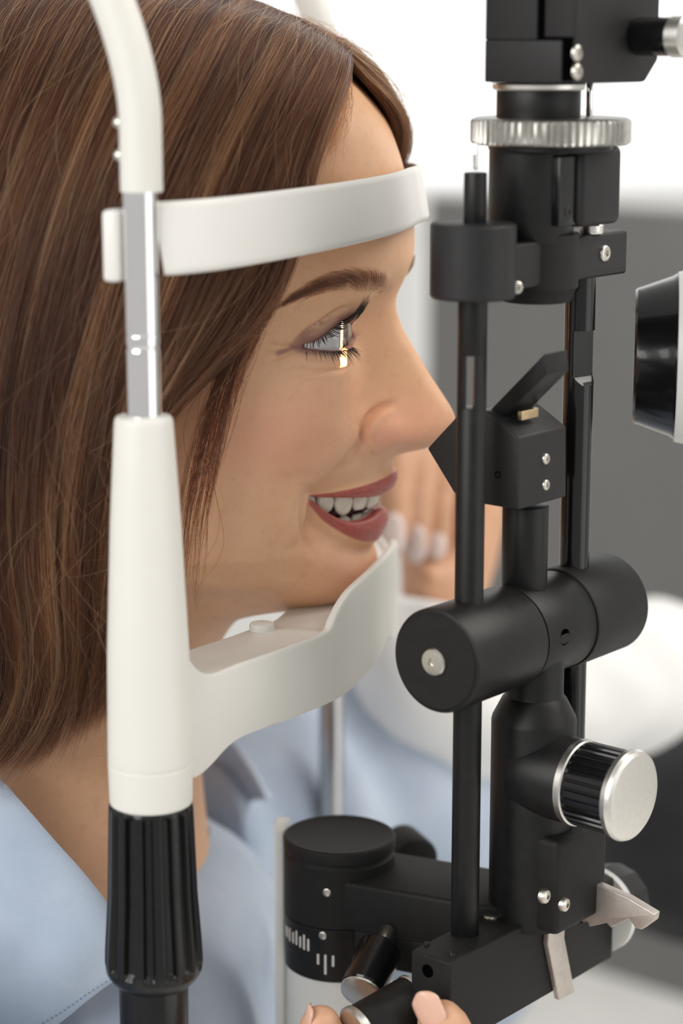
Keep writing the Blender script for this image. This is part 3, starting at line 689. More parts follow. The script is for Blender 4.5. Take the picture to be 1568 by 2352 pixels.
def assemble():
    allp = []; faces = []; mk = []; mk2 = []
    idn = np.arange(nr * nc).reshape(nr, nc)
    far = H.copy(); far[..., 1] *= -1
    idf = nr * nc + np.arange(nr * nc).reshape(nr, nc); idf[:, 0] = idn[:, 0]
    P = np.concatenate([H.reshape(-1, 3), far.reshape(-1, 3)])
    ok = ~kill
    rr, cc = np.nonzero(ok)
    q = np.stack([idn[rr, cc], idn[rr + 1, cc], idn[rr + 1, cc + 1], idn[rr, cc + 1]], 1)
    q2 = np.stack([idf[rr, cc + 1], idf[rr + 1, cc + 1], idf[rr + 1, cc], idf[rr, cc]], 1)
    # drop degenerate quads
    Fq = np.concatenate([q, q2])
    m1 = np.concatenate([mask.reshape(-1, 4)] * 2); m2 = np.concatenate([mask2.reshape(-1, 4)] * 2)
    # lid rim: boundary edges of the eye opening turned inwards
    rim = []
    e0 = {}
    for sgn, ids in ((1, idn), (-1, idf)):
        mp = {}
        def inner(v, rc):
            if v not in mp:
                p = H[rc].copy(); c0 = EC.copy(); d = p - c0; d = d / np.linalg.norm(d) * (ER - 0.15) + c0
                d[1] *= sgn; mp[v] = len(P) + len(extra); extra.append(d); em1.append((0, .75, 0, 1)); em2.append((.7, 0, 0, 1))
            return mp[v]
        extra = []; em1 = []; em2 = []
        ks = np.argwhere(quad_any)
        for r, c in ks:
            for (dr, dc, a, b) in ((-1, 0, (r, c), (r, c + 1)), (1, 0, (r + 1, c), (r + 1, c + 1)), (0, -1, (r, c), (r + 1, c)), (0, 1, (r, c + 1), (r + 1, c + 1))):
                r2, c2 = r + dr, c + dc
                if 0 <= r2 < nr - 1 and 0 <= c2 < nc - 1 and not quad_any[r2, c2]:
                    va, vb = ids[a], ids[b]
                    rim.append((va, vb, inner(vb, b), inner(va, a)))
        P = np.concatenate([P, np.array(extra).reshape(-1, 3)]); m1 = np.concatenate([m1, np.array(em1).reshape(-1, 4)]); m2 = np.concatenate([m2, np.array(em2).reshape(-1, 4)])
    me = bpy.data.meshes.new('body')
    org = wloc(person)
    faces = Fq.tolist() + [tuple(int(x) for x in r) for r in rim]
    faces = [f for f in faces if len(set(f)) == len(f)]
    me.from_pydata((pat(P) - org).tolist(), [], faces)
    me.validate()
    for nm, mm in (('mask', m1), ('mask2', m2)):
        at = me.color_attributes.new(nm, 'FLOAT_COLOR', 'POINT'); at.data.foreach_set('color', mm.astype(np.float32).ravel())
    bm = bmesh.new(); bm.from_mesh(me)
    bmesh.ops.delete(bm, geom=[v for v in bm.verts if not v.link_faces], context='VERTS')
    bmesh.ops.recalc_face_normals(bm, faces=bm.faces)
    bm.to_mesh(me); bm.free()
    me.shade_smooth(); me.materials.append(M['skin'])
    o = bpy.data.objects.new('body', me); COL.objects.link(o); o.parent = person
    return o
body = assemble()
body['label'] = 'fair warm-toned face and neck'

# ---- eyes
def eye_material():
    m = mat('sclera', (0.60, 0.58, 0.58), 0.12, noise=0.06, nscale=350, coat=0.6)
    return m
M['sclera'] = eye_material()
def iris_material():
    m = bpy.data.materials.new('iris'); m.use_nodes = True; nt = m.node_tree; b = nt.nodes['Principled BSDF']
    at = nt.nodes.new('ShaderNodeAttribute'); at.attribute_name = 'rad'
    n = nt.nodes.new('ShaderNodeTexNoise'); n.inputs['Scale'].default_value = 1800
    ad = nt.nodes.new('ShaderNodeMath'); ad.operation = 'MULTIPLY_ADD'; ad.inputs[1].default_value = 0.16
    nt.links.new(n.outputs['Fac'], ad.inputs[0]); nt.links.new(at.outputs['Fac'], ad.inputs[2])
    r = nt.nodes.new('ShaderNodeValToRGB'); e = r.color_ramp.elements
    e[0].position = 0.40; e[0].color = (0.004, 0.004, 0.004, 1); e[1].position = 1.05; e[1].color = (0.05, 0.055, 0.065, 1)
    for p, c in ((0.44, (0.16, 0.15, 0.13, 1)), (0.7, (0.22, 0.235, 0.26, 1)), (0.95, (0.16, 0.18, 0.21, 1))):
        x = e.new(p); x.color = c
    nt.links.new(ad.outputs[0], r.inputs[0]); nt.links.new(r.outputs[0], b.inputs['Base Color']); b.inputs['Roughness'].default_value = 0.5
    return m
M['iris'] = iris_material()
def cornea_material():
    m = bpy.data.materials.new('cornea'); m.use_nodes = True; nt = m.node_tree
    nt.nodes.remove(nt.nodes['Principled BSDF'])
    t = nt.nodes.new('ShaderNodeBsdfTransparent'); g = nt.nodes.new('ShaderNodeBsdfGlossy'); g.inputs['Roughness'].default_value = 0.03
    fr = nt.nodes.new('ShaderNodeFresnel'); fr.inputs[0].default_value = 1.36
    mx = nt.nodes.new('ShaderNodeMixShader'); nt.links.new(fr.outputs[0], mx.inputs[0]); nt.links.new(t.outputs[0], mx.inputs[1]); nt.links.new(g.outputs[0], mx.inputs[2])
    nt.links.new(mx.outputs[0], nt.nodes['Material Output'].inputs[0]); return m
M['cornea'] = cornea_material()
for sg in (1, -1):
    c0 = pat(EC * np.array([1, sg, 1])[None])[0]
    gz = pat((100.0, 31.0 * sg - 2 * sg, -3.0)) - c0; gz = gz / np.linalg.norm(gz)
    lim = math.radians(30)
    prof = [(-12 * math.cos(a), max(12 * math.sin(a), 0.01)) for a in np.linspace(0, math.pi - lim, 40)]
    ew = lathe('eyeball', c0, gz, prof, 'sclera', person, 48, angle=180)
    V, Fc = lathe_vf(c0, gz, [(10.35, 6.02), (10.1, 5.4), (9.9, 4.2), (9.8, 3.2), (9.8, 2.5), (9.8, 1.5), (9.8, 0.02)], 48, cap=False)
    ir = mesh('iris', V, Fc, 'iris', ew, angle=180)
    rd = np.repeat(np.array([1, .9, .7, .53, .42, .25, 0]), 48); at = ir.data.attributes.new('rad', 'FLOAT', 'POINT'); at.data.foreach_set('value', rd.astype(np.float32))
    cr = 7.6; cx = 12 * math.cos(lim) - math.sqrt(cr**2 - (12 * math.sin(lim))**2)
    amax = math.asin(12 * math.sin(lim) / cr)
    lathe('cornea', c0, gz, [(cx + cr * math.cos(a), max(cr * math.sin(a), .01)) for a in np.linspace(amax, 0, 16)], 'cornea', ew, 40, angle=180)
# ---- teeth
M['tooth'] = mat('tooth_enamel', (0.74, 0.66, 0.55), 0.2, noise=0.05, nscale=300, sss=0.3, coat=0.3)
M['mouth'] = mat('mouth_lining', (0.10, 0.02, 0.018), 0.5, noise=0.2, nscale=300)
def arch(s, f0, q):                                    # point on the dental arch at arc length s (mm)
    ss = np.linspace(0, 40, 400); 
    fx = f0 - q * ss**2; L = np.r_[0, np.cumsum(np.hypot(np.diff(fx), np.diff(ss)))]
    n = np.interp(s, L, ss); return f0 - q * n * n, n, -2 * q * n
def tooth(s, w, h, zt, f0, q, sg, upd, kind):
    f, n, sl = arch(s, f0, q)
    tx = np.array([sl, 1.0, 0]); tx /= np.linalg.norm(tx); nx = np.array([1.0, -sl, 0]); nx /= np.linalg.norm(nx)
    V = []; na, nb = 14, 12
    for b in range(nb + 1):
        v = b / nb
        wd = w / 2 * np.interp(v, [0, .25, .6, .88, 1], [.72, .86, 1, .93 if kind == 'i' else .74, .72 if kind == 'i' else .22])
        th = np.interp(v, [0, .5, 1], [3.2, 2.6, .8])
        for a in range(na):
            t = 2 * math.pi * a / na; ct, st = math.cos(t), math.sin(t)
            x = wd * np.sign(ct) * abs(ct)**0.75; y = th * np.sign(st) * abs(st)**0.75 * (0.75 if st > 0 else 1)
            yo = -2.2 + 1.2 * math.sin(v * math.pi * .62)
            p = np.array([f, n, 0]) + tx * x + nx * (y + yo); p[2] = zt - upd * h * v
            p[1] *= sg; V.append(p)
    V = np.array(V); Fc = [(b * na + a, b * na + (a + 1) % na, (b + 1) * na + (a + 1) % na, (b + 1) * na + a) for b in range(nb) for a in range(na)]
    Fc += [tuple(range(na)), tuple(nb * na + a for a in range(na))]
    mesh('tooth', pat(V), Fc, 'tooth', person, angle=70)
for sg in (1, -1):
    s = 0
    for w, h, zb, kd in ((8.3, 10.4, -64.2, 'i'), (6.7, 9.6, -63.6, 'i'), (7.6, 10.6, -64.8, 'c'), (6.9, 9.2, -63.4, 'c'), (6.8, 8.4, -62.4, 'c'), (9, 7, -60.6, 'i')):
        tooth(s + w / 2, w * .985, h, zb + h, 7.2, 0.030, sg, 1, kd); s += w
    s = 0
    for w, kd in ((5.4, 'i'), (5.8, 'i'), (6.8, 'c'), (7, 'c'), (7, 'c')):
        tooth(s + w / 2, w * .98, 8, -66.0 - 8 + (0.4 if kd == 'c' else 0), 4.4, 0.034, sg, -1, kd); s += w
# dark lining of the mouth behind the teeth
th = np.linspace(-1, 1, 25); V = []
for zz, sc_ in ((-50, .9), (-57, 1), (-65, 1), (-74, .9)):
    for t in th: V.append((1.0 - 24 * t * t, 24 * t * sc_, zz))
mesh('mouth_lining', pat(np.array(V)), [(i * 25 + j, i * 25 + j + 1, (i + 1) * 25 + j + 1, (i + 1) * 25 + j) for i in range(3) for j in range(24)], 'mouth', person, angle=180)
# ================================================================== hair of the patient
def hair_material(name, stops):
    m = bpy.data.materials.new(name); m.use_nodes = True; nt = m.node_tree
    nt.nodes.remove(nt.nodes['Principled BSDF'])
    h = nt.nodes.new('ShaderNodeBsdfHairPrincipled')
    h.parametrization = 'COLOR'
    at = nt.nodes.new('ShaderNodeAttribute'); at.attribute_name = 'tone'
    ci = nt.nodes.new('ShaderNodeHairInfo')
    md = nt.nodes.new('ShaderNodeMath'); md.operation = 'MULTIPLY_ADD'; md.inputs[1].default_value = 0.22
    nt.links.new(ci.outputs['Random'], md.inputs[0]); nt.links.new(at.outputs['Fac'], md.inputs[2])
    r = nt.nodes.new('ShaderNodeValToRGB'); e = r.color_ramp.elements
    e[0].position, e[0].color = stops[0][0], (*stops[0][1], 1); e[1].position, e[1].color = stops[-1][0], (*stops[-1][1], 1)
    for p, c in stops[1:-1]:
        x = e.new(p); x.color = (*c, 1)
    nt.links.new(md.outputs[0], r.inputs[0]); nt.links.new(r.outputs[0], h.inputs['Color'])
    h.inputs['IOR'].default_value = 1.42; h.inputs['Roughness'].default_value = 0.36; h.inputs['Radial Roughness'].default_value = 0.5
    h.inputs['Random Roughness'].default_value = 0.2
    nt.links.new(h.outputs[0], nt.nodes['Material Output'].inputs[0]); return m
M['hair'] = hair_material('brown_hair', [(0.0, (0.006, 0.0022, 0.001)), (0.35, (0.040, 0.0125, 0.0045)), (0.7, (0.115, 0.042, 0.015)), (1.1, (0.30, 0.135, 0.056))])
M['browhair'] = hair_material('brow_hair', [(0.0, (0.03, 0.015, 0.010)), (1.0, (0.075, 0.035, 0.022))])
M['lash'] = mat('mascara_lash', (0.006, 0.005, 0.005), 0.5, noise=0.2)
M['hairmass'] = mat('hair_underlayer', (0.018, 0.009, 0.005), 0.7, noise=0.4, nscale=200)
HK = 34
def gd(*pts): return catmull(np.array([atn(x, y, n) for x, y, n in pts]), HK)
near_g = [
    gd((800, 118, -4), (762, 190, 24), (718, 300, 43), (688, 420, 56), (668, 560, 64), (620, 690, 70), (555, 780, 74), (480, 845, 78), (400, 905, 81), (322, 985, 85), (280, 1120, 88), (268, 1300, 88), (264, 1480, 86), (256, 1640, 84)),
    gd((745, 85, -4), (690, 190, 36), (610, 350, 61), (540, 520, 72), (465, 700, 79), (385, 850, 84), (300, 1000, 89), (255, 1180, 91), (238, 1360, 90), (225, 1520, 88), (195, 1690, 86)),
    gd((675, 40, -4), (600, 160, 42), (500, 340, 68), (420, 520, 79), (345, 720, 86), (280, 900, 91), (230, 1080, 94), (205, 1260, 94), (195, 1430, 93), (185, 1570, 91), (110, 1745, 88)),
    gd((590, 5, -4), (500, 130, 48), (390, 320, 73), (310, 520, 85), (240, 740, 91), (190, 940, 95), (160, 1140, 97), (150, 1330, 97), (160, 1500, 95), (120, 1660, 92), (20, 1785, 88)),
    gd((470, -30, -4), (370, 110, 52), (260, 320, 77), (180, 540, 88), (120, 770, 94), (80, 980, 97), (65, 1180, 99), (75, 1380, 98), (100, 1540, 96), (50, 1690, 93), (-60, 1800, 88)),
    gd((340, -60, -4), (230, 90, 54), (120, 320, 79), (40, 560, 90), (-15, 800, 96), (-40, 1020, 98), (-45, 1220, 99), (-20, 1420, 98), (15, 1570, 96), (-40, 1690, 93), (-140, 1770, 88)),
    gd((180, -80, -4), (80, 90, 54), (-30, 330, 79), (-110, 580, 90), (-160, 830, 95), (-180, 1060, 97), (-170, 1260, 97), (-140, 1460, 96), (-110, 1610, 94), (-160, 1720, 90), (-240, 1790, 86)),
    gd((20, -80, -4), (-80, 110, 50), (-190, 360, 74), (-260, 620, 85), (-300, 880, 90), (-310, 1100, 92), (-300, 1300, 92), (-270, 1500, 90), (-240, 1640, 88), (-280, 1740, 84), (-340, 1800, 80)),
]
far_g = [
    gd((800, 128, -3), (828, 190, -5), (858, 265, -12), (882, 335, -26), (888, 410, -45), (850, 500, -70), (780, 700, -78), (720, 900, -84), (690, 1100, -86)),
    gd((795, 112, -4), (846, 140, -14), (888, 205, -28), (900, 290, -44), (885, 410, -60), (810, 620, -77), (720, 830, -84), (660, 1050, -88)),
    gd((745, 85, -4), (800, 100, -28), (850, 180, -52), (862, 300, -68), (835, 480, -79), (760, 700, -86), (680, 900, -90), (630, 1100, -92)),
    gd((675, 40, -4), (720, 70, -34), (760, 170, -60), (765, 330, -76), (735, 540, -86), (670, 780, -91), (610, 1000, -94), (580, 1200, -94)),
    gd((560, 0, -4), (600, 40, -38), (640, 170, -66), (650, 350, -82), (620, 580, -90), (570, 820, -94), (520, 1040, -96), (500, 1240, -95)),
    gd((400, -40, -4), (440, 20, -42), (470, 170, -70), (480, 380, -85), (460, 620, -92), (430, 860, -96), (400, 1080, -97), (390, 1280, -96)),
]
lock_g = [   # the loose lock in front of the ear
    gd((792, 150, 0), (760, 235, 28), (715, 340, 47), (690, 450, 57), (668, 590, 64), (590, 745, 68), (540, 860, 69), (512, 970, 69), (492, 1080, 68), (470, 1180, 67), (462, 1290, 66), (458, 1400, 65)),
    gd((785, 150, 0), (755, 240, 32), (715, 350, 50), (675, 480, 62), (625, 620, 68), (568, 750, 70), (520, 860, 71), (490, 970, 71), (470, 1080, 70), (448, 1180, 69), (436, 1300, 68), (428, 1430, 66)),
    gd((780, 150, 0), (745, 245, 34), (702, 360, 52), (660, 490, 63), (600, 640, 70), (545, 770, 73), (500, 880, 74), (462, 1000, 74), (436, 1110, 74), (420, 1230, 73), (412, 1350, 72), (408, 1460, 70)),
]
wisps_g = [  # a few fine hairs across the forehead
    gd((798, 150, -2), (790, 215, 18), (785, 280, 28), (778, 340, 36), (765, 400, 42)),
    gd((795, 150, -2), (772, 220, 26), (755, 290, 38), (740, 350, 46), (725, 400, 52)),
]
hs = H[::6, ::6].reshape(-1, 3); hn = grid_normals(H)[::6, ::6].reshape(-1, 3)
if grid_normals(H)[20 * KR, 8 * KC, 1] < 0: hn = -hn
hs = np.concatenate([hs, hs * np.array([1, -1, 1])]); hn = np.concatenate([hn, hn * np.array([1, -1, 1])])
def lift(guides, margin):
    out = []
    for g in guides:
        g = g.copy()
        for i in range(len(g)):
            mg = margin * min(1, 0.25 + i / 5)
            for _ in range(2):
                d = np.linalg.norm(hs - g[i], axis=1); j = int(np.argmin(d)); sd = (g[i] - hs[j]) @ hn[j]
                if d[j] < 40 and sd < mg: g[i] = g[i] + hn[j] * (mg - sd)
        for _ in range(3): g[1:-1] = g[1:-1] * .5 + (g[:-2] + g[2:]) * .25
        out.append(g)
    return out
near_g = lift(near_g, 10); far_g = lift(far_g, 6); lock_g = lift(lock_g, 2.5); wisps_g = lift(wisps_g, 1.0)
def grow(guides, nclump, per, layer, crad, fr=(0.35, 1.2), tone0=0.45, tonev=0.17, ulim=(0, 1), sgn=1, trim=(0.86, 1.0), upow=1.0, r0=0.055, stray=0.03, sharp=None):
    Gs = np.array(guides); ng = len(Gs)
    P = []; R = []; Tn = []
    k = Gs.shape[1]; t = np.linspace(0, 1, k)
    for c in range(nclump):
        uc = ulim[0] + (ulim[1] - ulim[0]) * rng.random() ** upow; lay = rng.random() ** 1.3 * layer
        tc = np.clip(tone0 + tonev * rng.normal() - 0.028 * lay, 0.02, 0.95)  # deeper layers darker: shade inside the hair put into strand tone
        cph = rng.random(6) * 6.28; camp = rng.normal(size=3) * 1.5
        for s in range(per):
            u = np.clip(uc + rng.normal() * 0.007, 0, 1) * (ng - 1); i = min(int(u), ng - 2); w = u - i
            q = Gs[i] * (1 - w) + Gs[i + 1] * w
            a = rng.random() * 6.28; rr = crad * math.sqrt(rng.random())
            off = np.array([math.cos(a), 0.6 * math.sin(a), 0.35 * math.sin(a)]) * rr
            env = (0.5 + 0.8 * np.sin(np.pi * np.minimum(1, t * 1.15)) ** 0.8)[:, None]
            q = q + off * env
            q[:, 1] -= sgn * lay * np.minimum(1, t * 8 + 0.15)
            wave = np.stack([np.sin(t * (5 + 3 * j) + cph[j]) for j in range(3)], 1) * camp * t[:, None] * 1.6
            st = rng.random() < stray
            fa = fr[0] + fr[1] * t[:, None] ** 1.5
            if st: fa = fa * 4.0
            ph = rng.random(6) * 6.28
            f = np.stack([np.sin(t * rng.uniform(6, 16) + ph[j]) + 0.6 * np.sin(t * rng.uniform(15, 34) + ph[j + 3]) for j in range(3)], 1) * fa * 0.5
            q = q + wave + f
            L = rng.uniform(*trim)
            ti = t * L
            q = np.stack([np.interp(ti, t, q[:, j]) for j in range(3)], 1)
            P.append(q); R.append(np.interp(t, [0, .06, .8, 1], [.75, 1, .9, .25]) * r0 * rng.uniform(.75, 1.3)); Tn.append(np.clip(tc + rng.normal() * 0.05, 0, 1))
    return np.array(P), np.array(R), np.array(Tn)
def join(*a): return [np.concatenate(x) for x in zip(*a)]
P_, R_, T_ = join(
    grow(near_g, 840, 34, 9, 2.3, tonev=0.24, tone0=0.31),
    grow(near_g, 120, 26, 2.0, 1.5, tone0=0.85, tonev=0.1),
    grow(near_g, 130, 26, 1.2, 1.6, tone0=0.08, tonev=0.06),
    grow(near_g, 110, 34, 5, 3.0, ulim=(0, 0.16), tone0=0.4),
    grow(far_g, 240, 34, 9, 3.2, sgn=-1, tone0=0.4),
    grow(lock_g, 15, 16, 1.5, 0.7, fr=(0.3, 1.0), tone0=0.14, tonev=.08, stray=0.06, trim=(0.58, 1.0), r0=.07),
    grow(lock_g, 20, 4, 1, 3.0, fr=(0.5, 3.0), tone0=0.2, tonev=.10, stray=0.3, trim=(0.7, 1.0)),
    grow(far_g[:4], 50, 3, 1, 4.5, fr=(1.0, 5), tone0=0.6, stray=0.5, sgn=-1),
    grow(wisps_g, 40, 4, 1, 2.2, fr=(0.3, 1.8), tone0=0.6, trim=(0.5, 1.0)),
    grow(near_g, 80, 3, 1, 4.5, fr=(1.6, 5), tone0=0.6, stray=0.5),
)
hair = strands('hair', pat(P_), R_, M['hair'], person, T_)
hair['label'] = 'long brown hair with lighter strands'
# solid mass under the strands
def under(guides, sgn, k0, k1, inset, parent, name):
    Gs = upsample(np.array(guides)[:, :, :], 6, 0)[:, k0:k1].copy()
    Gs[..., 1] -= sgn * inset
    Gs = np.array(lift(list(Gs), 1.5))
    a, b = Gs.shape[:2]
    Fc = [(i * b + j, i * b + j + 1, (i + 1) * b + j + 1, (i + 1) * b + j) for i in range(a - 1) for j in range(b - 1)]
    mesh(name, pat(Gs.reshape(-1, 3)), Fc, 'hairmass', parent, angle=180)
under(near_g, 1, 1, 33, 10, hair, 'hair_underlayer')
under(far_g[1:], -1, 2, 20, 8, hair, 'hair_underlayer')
# ---- brows and lashes
def on_face(x, y):
    """the point of the near face surface that shows at this pixel"""
    d = (PXx2 - x)**2 + (PXy2 - y)**2 + np.where(vis2, 0, 1e6)
    return np.unravel_index(np.argmin(d), d.shape)
q_ = proj(pat(H).reshape(-1, 3)); PXx2 = q_[0].reshape(nr, nc); PXy2 = q_[1].reshape(nr, nc)
vis2 = np.broadcast_to(front, (nr, nc)) & (H[..., 1] > 2)
Nh = grid_normals(H)
if Nh[20 * KR, 8 * KC, 1] < 0: Nh = -Nh
bp = catmull(np.c_[np.array(BROW, float), np.zeros(6)], 60)[:, :2]
P = []; R = []
for i in range(950):
    t = rng.random() ** 0.62; j = min(int(t * 59), 58); c = bp[j]; tg = bp[j + 1] - bp[j]; tg = tg / np.linalg.norm(tg); no = np.array([tg[1], -tg[0]])
    w = np.interp(t, np.linspace(0, 1, 6), BW); o = np.clip(rng.normal() * 0.5, -1, 1)
    r, cc = on_face(*(c + no * w * o * 0.95))
    p = H[r, cc]; nn = Nh[r, cc]
    # direction: from the nose side outwards; up at the inner end, combed flat outside
    lift = np.interp(t, [0, .6, .85, 1], [0.25, 0.3, 0.8, 1.5]) * (0.6 - 0.5 * o)
    d2 = -tg + no * lift; d2 /= np.linalg.norm(d2)
    e = np.array([d2[0], 0.0, -d2[1]]); e = e - nn * (e @ nn); e /= np.linalg.norm(e)
    L = rng.uniform(3.5, 6.5) * np.interp(t, [0, .2, .8, 1], [.7, 1, 1, .75]); s = np.linspace(0, 1, 7)[:, None]
    P.append(p + e * L * s + nn * (0.05 + 0.55 * np.sin(s * 2.6)) + rng.normal(size=3) * 0.15 * s); R.append(np.interp(s[:, 0], [0, 1], [0.05, 0.012]))
P = np.array(P); R = np.array(R)
Pm = P.copy(); Pm[..., 1] *= -1
for q in (P, Pm):
    b_ = strands('eyebrow', pat(q), R, M['browhair'], person, rng.random(len(R)))
    b_['label'] = 'dark brown arched eyebrow'
def lashes(cont, n, Lr, curl, upd, out):
    P = []; R = []
    k = len(cont)
    for i in range(n):
        t = 0.05 + 0.95 * (i + rng.random() * 0.8) / n; x = t * (k - 1); j = min(int(x), k - 2); p2 = cont[j] * (1 - (x - j)) + cont[j + 1] * (x - j)
        base_ = np.array([onlid(p2[0], p2[1], LR - 0.15), p2[0], p2[1]])
        d = base_ - EC; d /= np.linalg.norm(d)
        clump = round(t * n / 4) * 4 / n
        sidew = np.array([0.1, (p2[0] - 31) / 14 * out + (clump - t) * 6 + 0.12 * rng.normal(), 0.0])
        d0 = d + sidew; d0[2] += -0.25 * upd - (np.interp(t, [0, .5], [.45, 0]) if upd > 0 else 0); d0 /= np.linalg.norm(d0)
        L = rng.uniform(*Lr) * np.interp(t, [0, .15, .7, 1], [.5, .9, 1, .5])
        s = np.linspace(0, 1, 9)[:, None]; cu = curl * (np.interp(t, [0, .35, .6], [.15, .6, 1]) if upd > 0 else 1)
        c_ = base_ + d0 * L * (s - 0.28 * s**2 * cu) + np.array([0, 0, 1.0]) * upd * L * 0.8 * cu * s**2 + rng.normal(size=3) * np.array([.5, .9, .7]) * s
        P.append(c_); R.append(np.interp(s[:, 0], [0, .5, 1], [0.11, 0.09, 0.018]))
    return np.array(P), np.array(R)
for sg in (1, -1):
    for nm, (P, R) in (('upper_eyelashes', lashes(up_, 150, (8.0, 10.5), 0.95, 1, 0.55)), ('lower_eyelashes', lashes(lo_[::-1], 85, (4.0, 6.5), 0.55, -1, 0.5))):
        if sg < 0: P = P[:, :1] + (P - P[:, :1]) * 0.45
        P = P * np.array([1, sg, 1])
        strands(nm, pat(P), R, M['lash'], person)
# ================================================================== slit lamp (illumination tower on its swing arm)
lamp = empty('slit_lamp', (EYE[0], EYE[1], 0.83), 'black slit lamp tower with twin rods, angled mirror block and silver-capped knobs', 'slit lamp')
L1 = lambda u, v, z: lam(np.array([u, v, z], float))
U, Vv, Zv = LU, LV, PZ
z_cyl = lz(1448)
# rods
uL = lpx_v(1079, 1200, 0)[0]; uR = lpx_v(1320, 1200, 0)[0]
z_bar = lpx_v(1068, 2135, 0)[2]
zs0, zs1 = lpx_v(1079, 937, 0)[2], lpx_v(1079, 815, 0)[2]
rod1 = cyl('rod', L1(uL, 0, z_bar - 1), Zv, zs0 - z_bar + 1, 4.55, 'black', lamp, 0.05, 40)
cyl('rod_top', L1(uL, 0, zs1), Zv, lz(560) - zs1, 4.55, 'black', rod1, 0.05, 40)
pc = L1(uL, 0, zs0)
for s0_, a0_, a1_ in ((-1, 2.0, 4.283), (1, -.80, .80)):                       # a slot runs through the rod
    aa = np.linspace(math.acos(-1.9 / 4.55), 2 * math.pi - math.acos(-1.9 / 4.55), 14) if s0_ < 0 else np.linspace(-math.acos(.6 / 4.55), math.acos(.6 / 4.55), 18)
    prism('rod_web', np.array([pc + np.array([math.cos(q), math.sin(q), 0]) * .00455 for q in aa]), (0, 0, (zs1 - zs0) / 1000), 'black', rod1, 0)
# the far rod has a flat milled into its upper part
zf0, zf1 = lpx_v(1322, 890, 4)[2], lpx_v(1322, 765, 4)[2]
zr0, zr1 = lz(1800), lz(600)
V = []; ths = np.linspace(0, 2 * math.pi, 48, endpoint=False); zs = np.r_[zr0, zf0 - 2, np.linspace(zf0, zf0 + 3, 6), np.linspace(zf0 + 3.2, zf1 - .3, 4), np.linspace(zf1 - .2, zf1, 3), zf1 + .5, zr1]
for z in zs:
    cut = 5.0
    if zf0 <= z <= zf1: cut = 5.0 - 3.2 * math.sqrt(np.clip((z - zf0) / 3, 0, 1)) * (1 if z < zf1 - 1e-6 else 0)
    for t in ths:
        x, y = 5.0 * math.cos(t), 5.0 * math.sin(t)
        # flat faces the viewer side (-u and +v halfway)
        dn = (0.15 * x * -1 + 0.99 * y)
        if dn > cut: x += 0.15 * (dn - cut); y -= 0.99 * (dn - cut)
        V.append((uR + x, y, z))
k = 48; m_ = len(zs)
mesh('rod', lam(np.array(V)), [(i * k + j, i * k + (j + 1) % k, (i + 1) * k + (j + 1) % k, (i + 1) * k + j) for i in range(m_ - 1) for j in range(k)] + [tuple(range(k))[::-1], tuple((m_ - 1) * k + j for j in range(k))], 'gloss', lamp, angle=38)
# cross cylinder: near drum, middle sleeve, far drum
uc0, uc1 = uL - 16.5, uR + 20.5
def cx(name, u0, u1, r, m, ch=.7): return lathe(name, L1(u0, 0, z_cyl), U, [(0, r - ch), (ch * .3, r - ch * .3), (ch, r), (u1 - u0 - ch, r), (u1 - u0 - ch * .3, r - ch * .3), (u1 - u0, r - ch)], m, lamp, 72, angle=25)
cx('cross_drum', uc0, -9.0, 16.6, 'black', 0.8)
cx('cross_sleeve', -8.4, 18.6, 16.3, 'black', .25)
cx('cross_drum', 19.2, uc1, 16.9, 'housing', .8)
lathe('drum_cap', L1(uc0 + .3, 0, z_cyl), -U, [(0, 15.2), (.6, 15.2), (.9, 14.9), (.9, 12)], 'matte', lamp, 64)
lathe('cap_screw', L1(uc0 - .5, 0, z_cyl), -U, [(0, 4.4), (1.0, 4.4), (1.5, 4.0), (1.7, 2.2), (1.7, 1.6), (.9, 1.4)], 'screw', lamp, 32)
hp = lpx_v(1290, 1462, 15.0); lathe('set_screw_shade_disc', L1(hp[0], 15.9, hp[2]), Vv, [(-2, 2.7), (.3, 2.7), (.4, 2.5), (.3, 2.2)], 'hole_shade', lamp, 24)  # raised near-black disc; shade of a recess put into its colour
# stem under the mirror and mirror block
z_b0, z_b1 = lz(1166), lz(1000)
cyl('mirror_stem', L1(0, 0, z_cyl + 12), Zv, z_b0 - z_cyl - 11, 7.4, 'black', lamp, .3)
# block: profile in the v-z plane, run along u
ub = lpx_v(1190, 1100, 9.0)[0]; 
prof_px = [(1190, 1172), (1060, 1150), (1040, 1130), (980, 1030), (1052, 952), (1118, 944), (1190, 1006)]
pv = np.array([lpx_u(x, y, ub) for x, y in prof_px])
blk = prism('mirror_block', lam(pv), U * 0.0262, 'housing', lamp, 0.7)
vf = pv[0, 1]
for y in (1054, 1114):
    s_ = lpx_v(1253, y, vf); screw(L1(*s_), Vv, 1.75, lamp, .7)
hp = lpx_u(1143, 1090, ub); lathe('pin_hole', L1(*hp), -U, [(-1, 1.1), (.15, 1.1), (.15, .8), (-.8, .7)], 'hole_shade', lamp, 16)
# mirror plate leaning out of the block
pb = lpx_u(1128, 938, ub + 4); w_ = U * 0.0125
d45 = (Vv * 0.72 + Zv * 0.70); nrm = (-Vv * .70 + Zv * .72)
c0 = L1(*pb) - d45 * 0.004
ln = 0.0315; tk = 0.0052
P8 = [c0, c0 + w_, c0 + w_ - nrm * tk, c0 - nrm * tk]
tip = [p + d45 * ln for p in (c0, c0 + w_)] + [p + d45 * (ln - 0.004) - nrm * tk for p in (c0 + w_, c0)]
hexa('mirror', P8 + tip, 'black', lamp, .5)
mb = c0 + d45 * 0.004 + nrm * .0001
boxf('mirror_seat', lam, (ub + 6, pb[1] + 8.6, pb[2] - 3), (ub + 15, pb[1] + 10.4, pb[2] - .1), 'brass', lamp, .2)
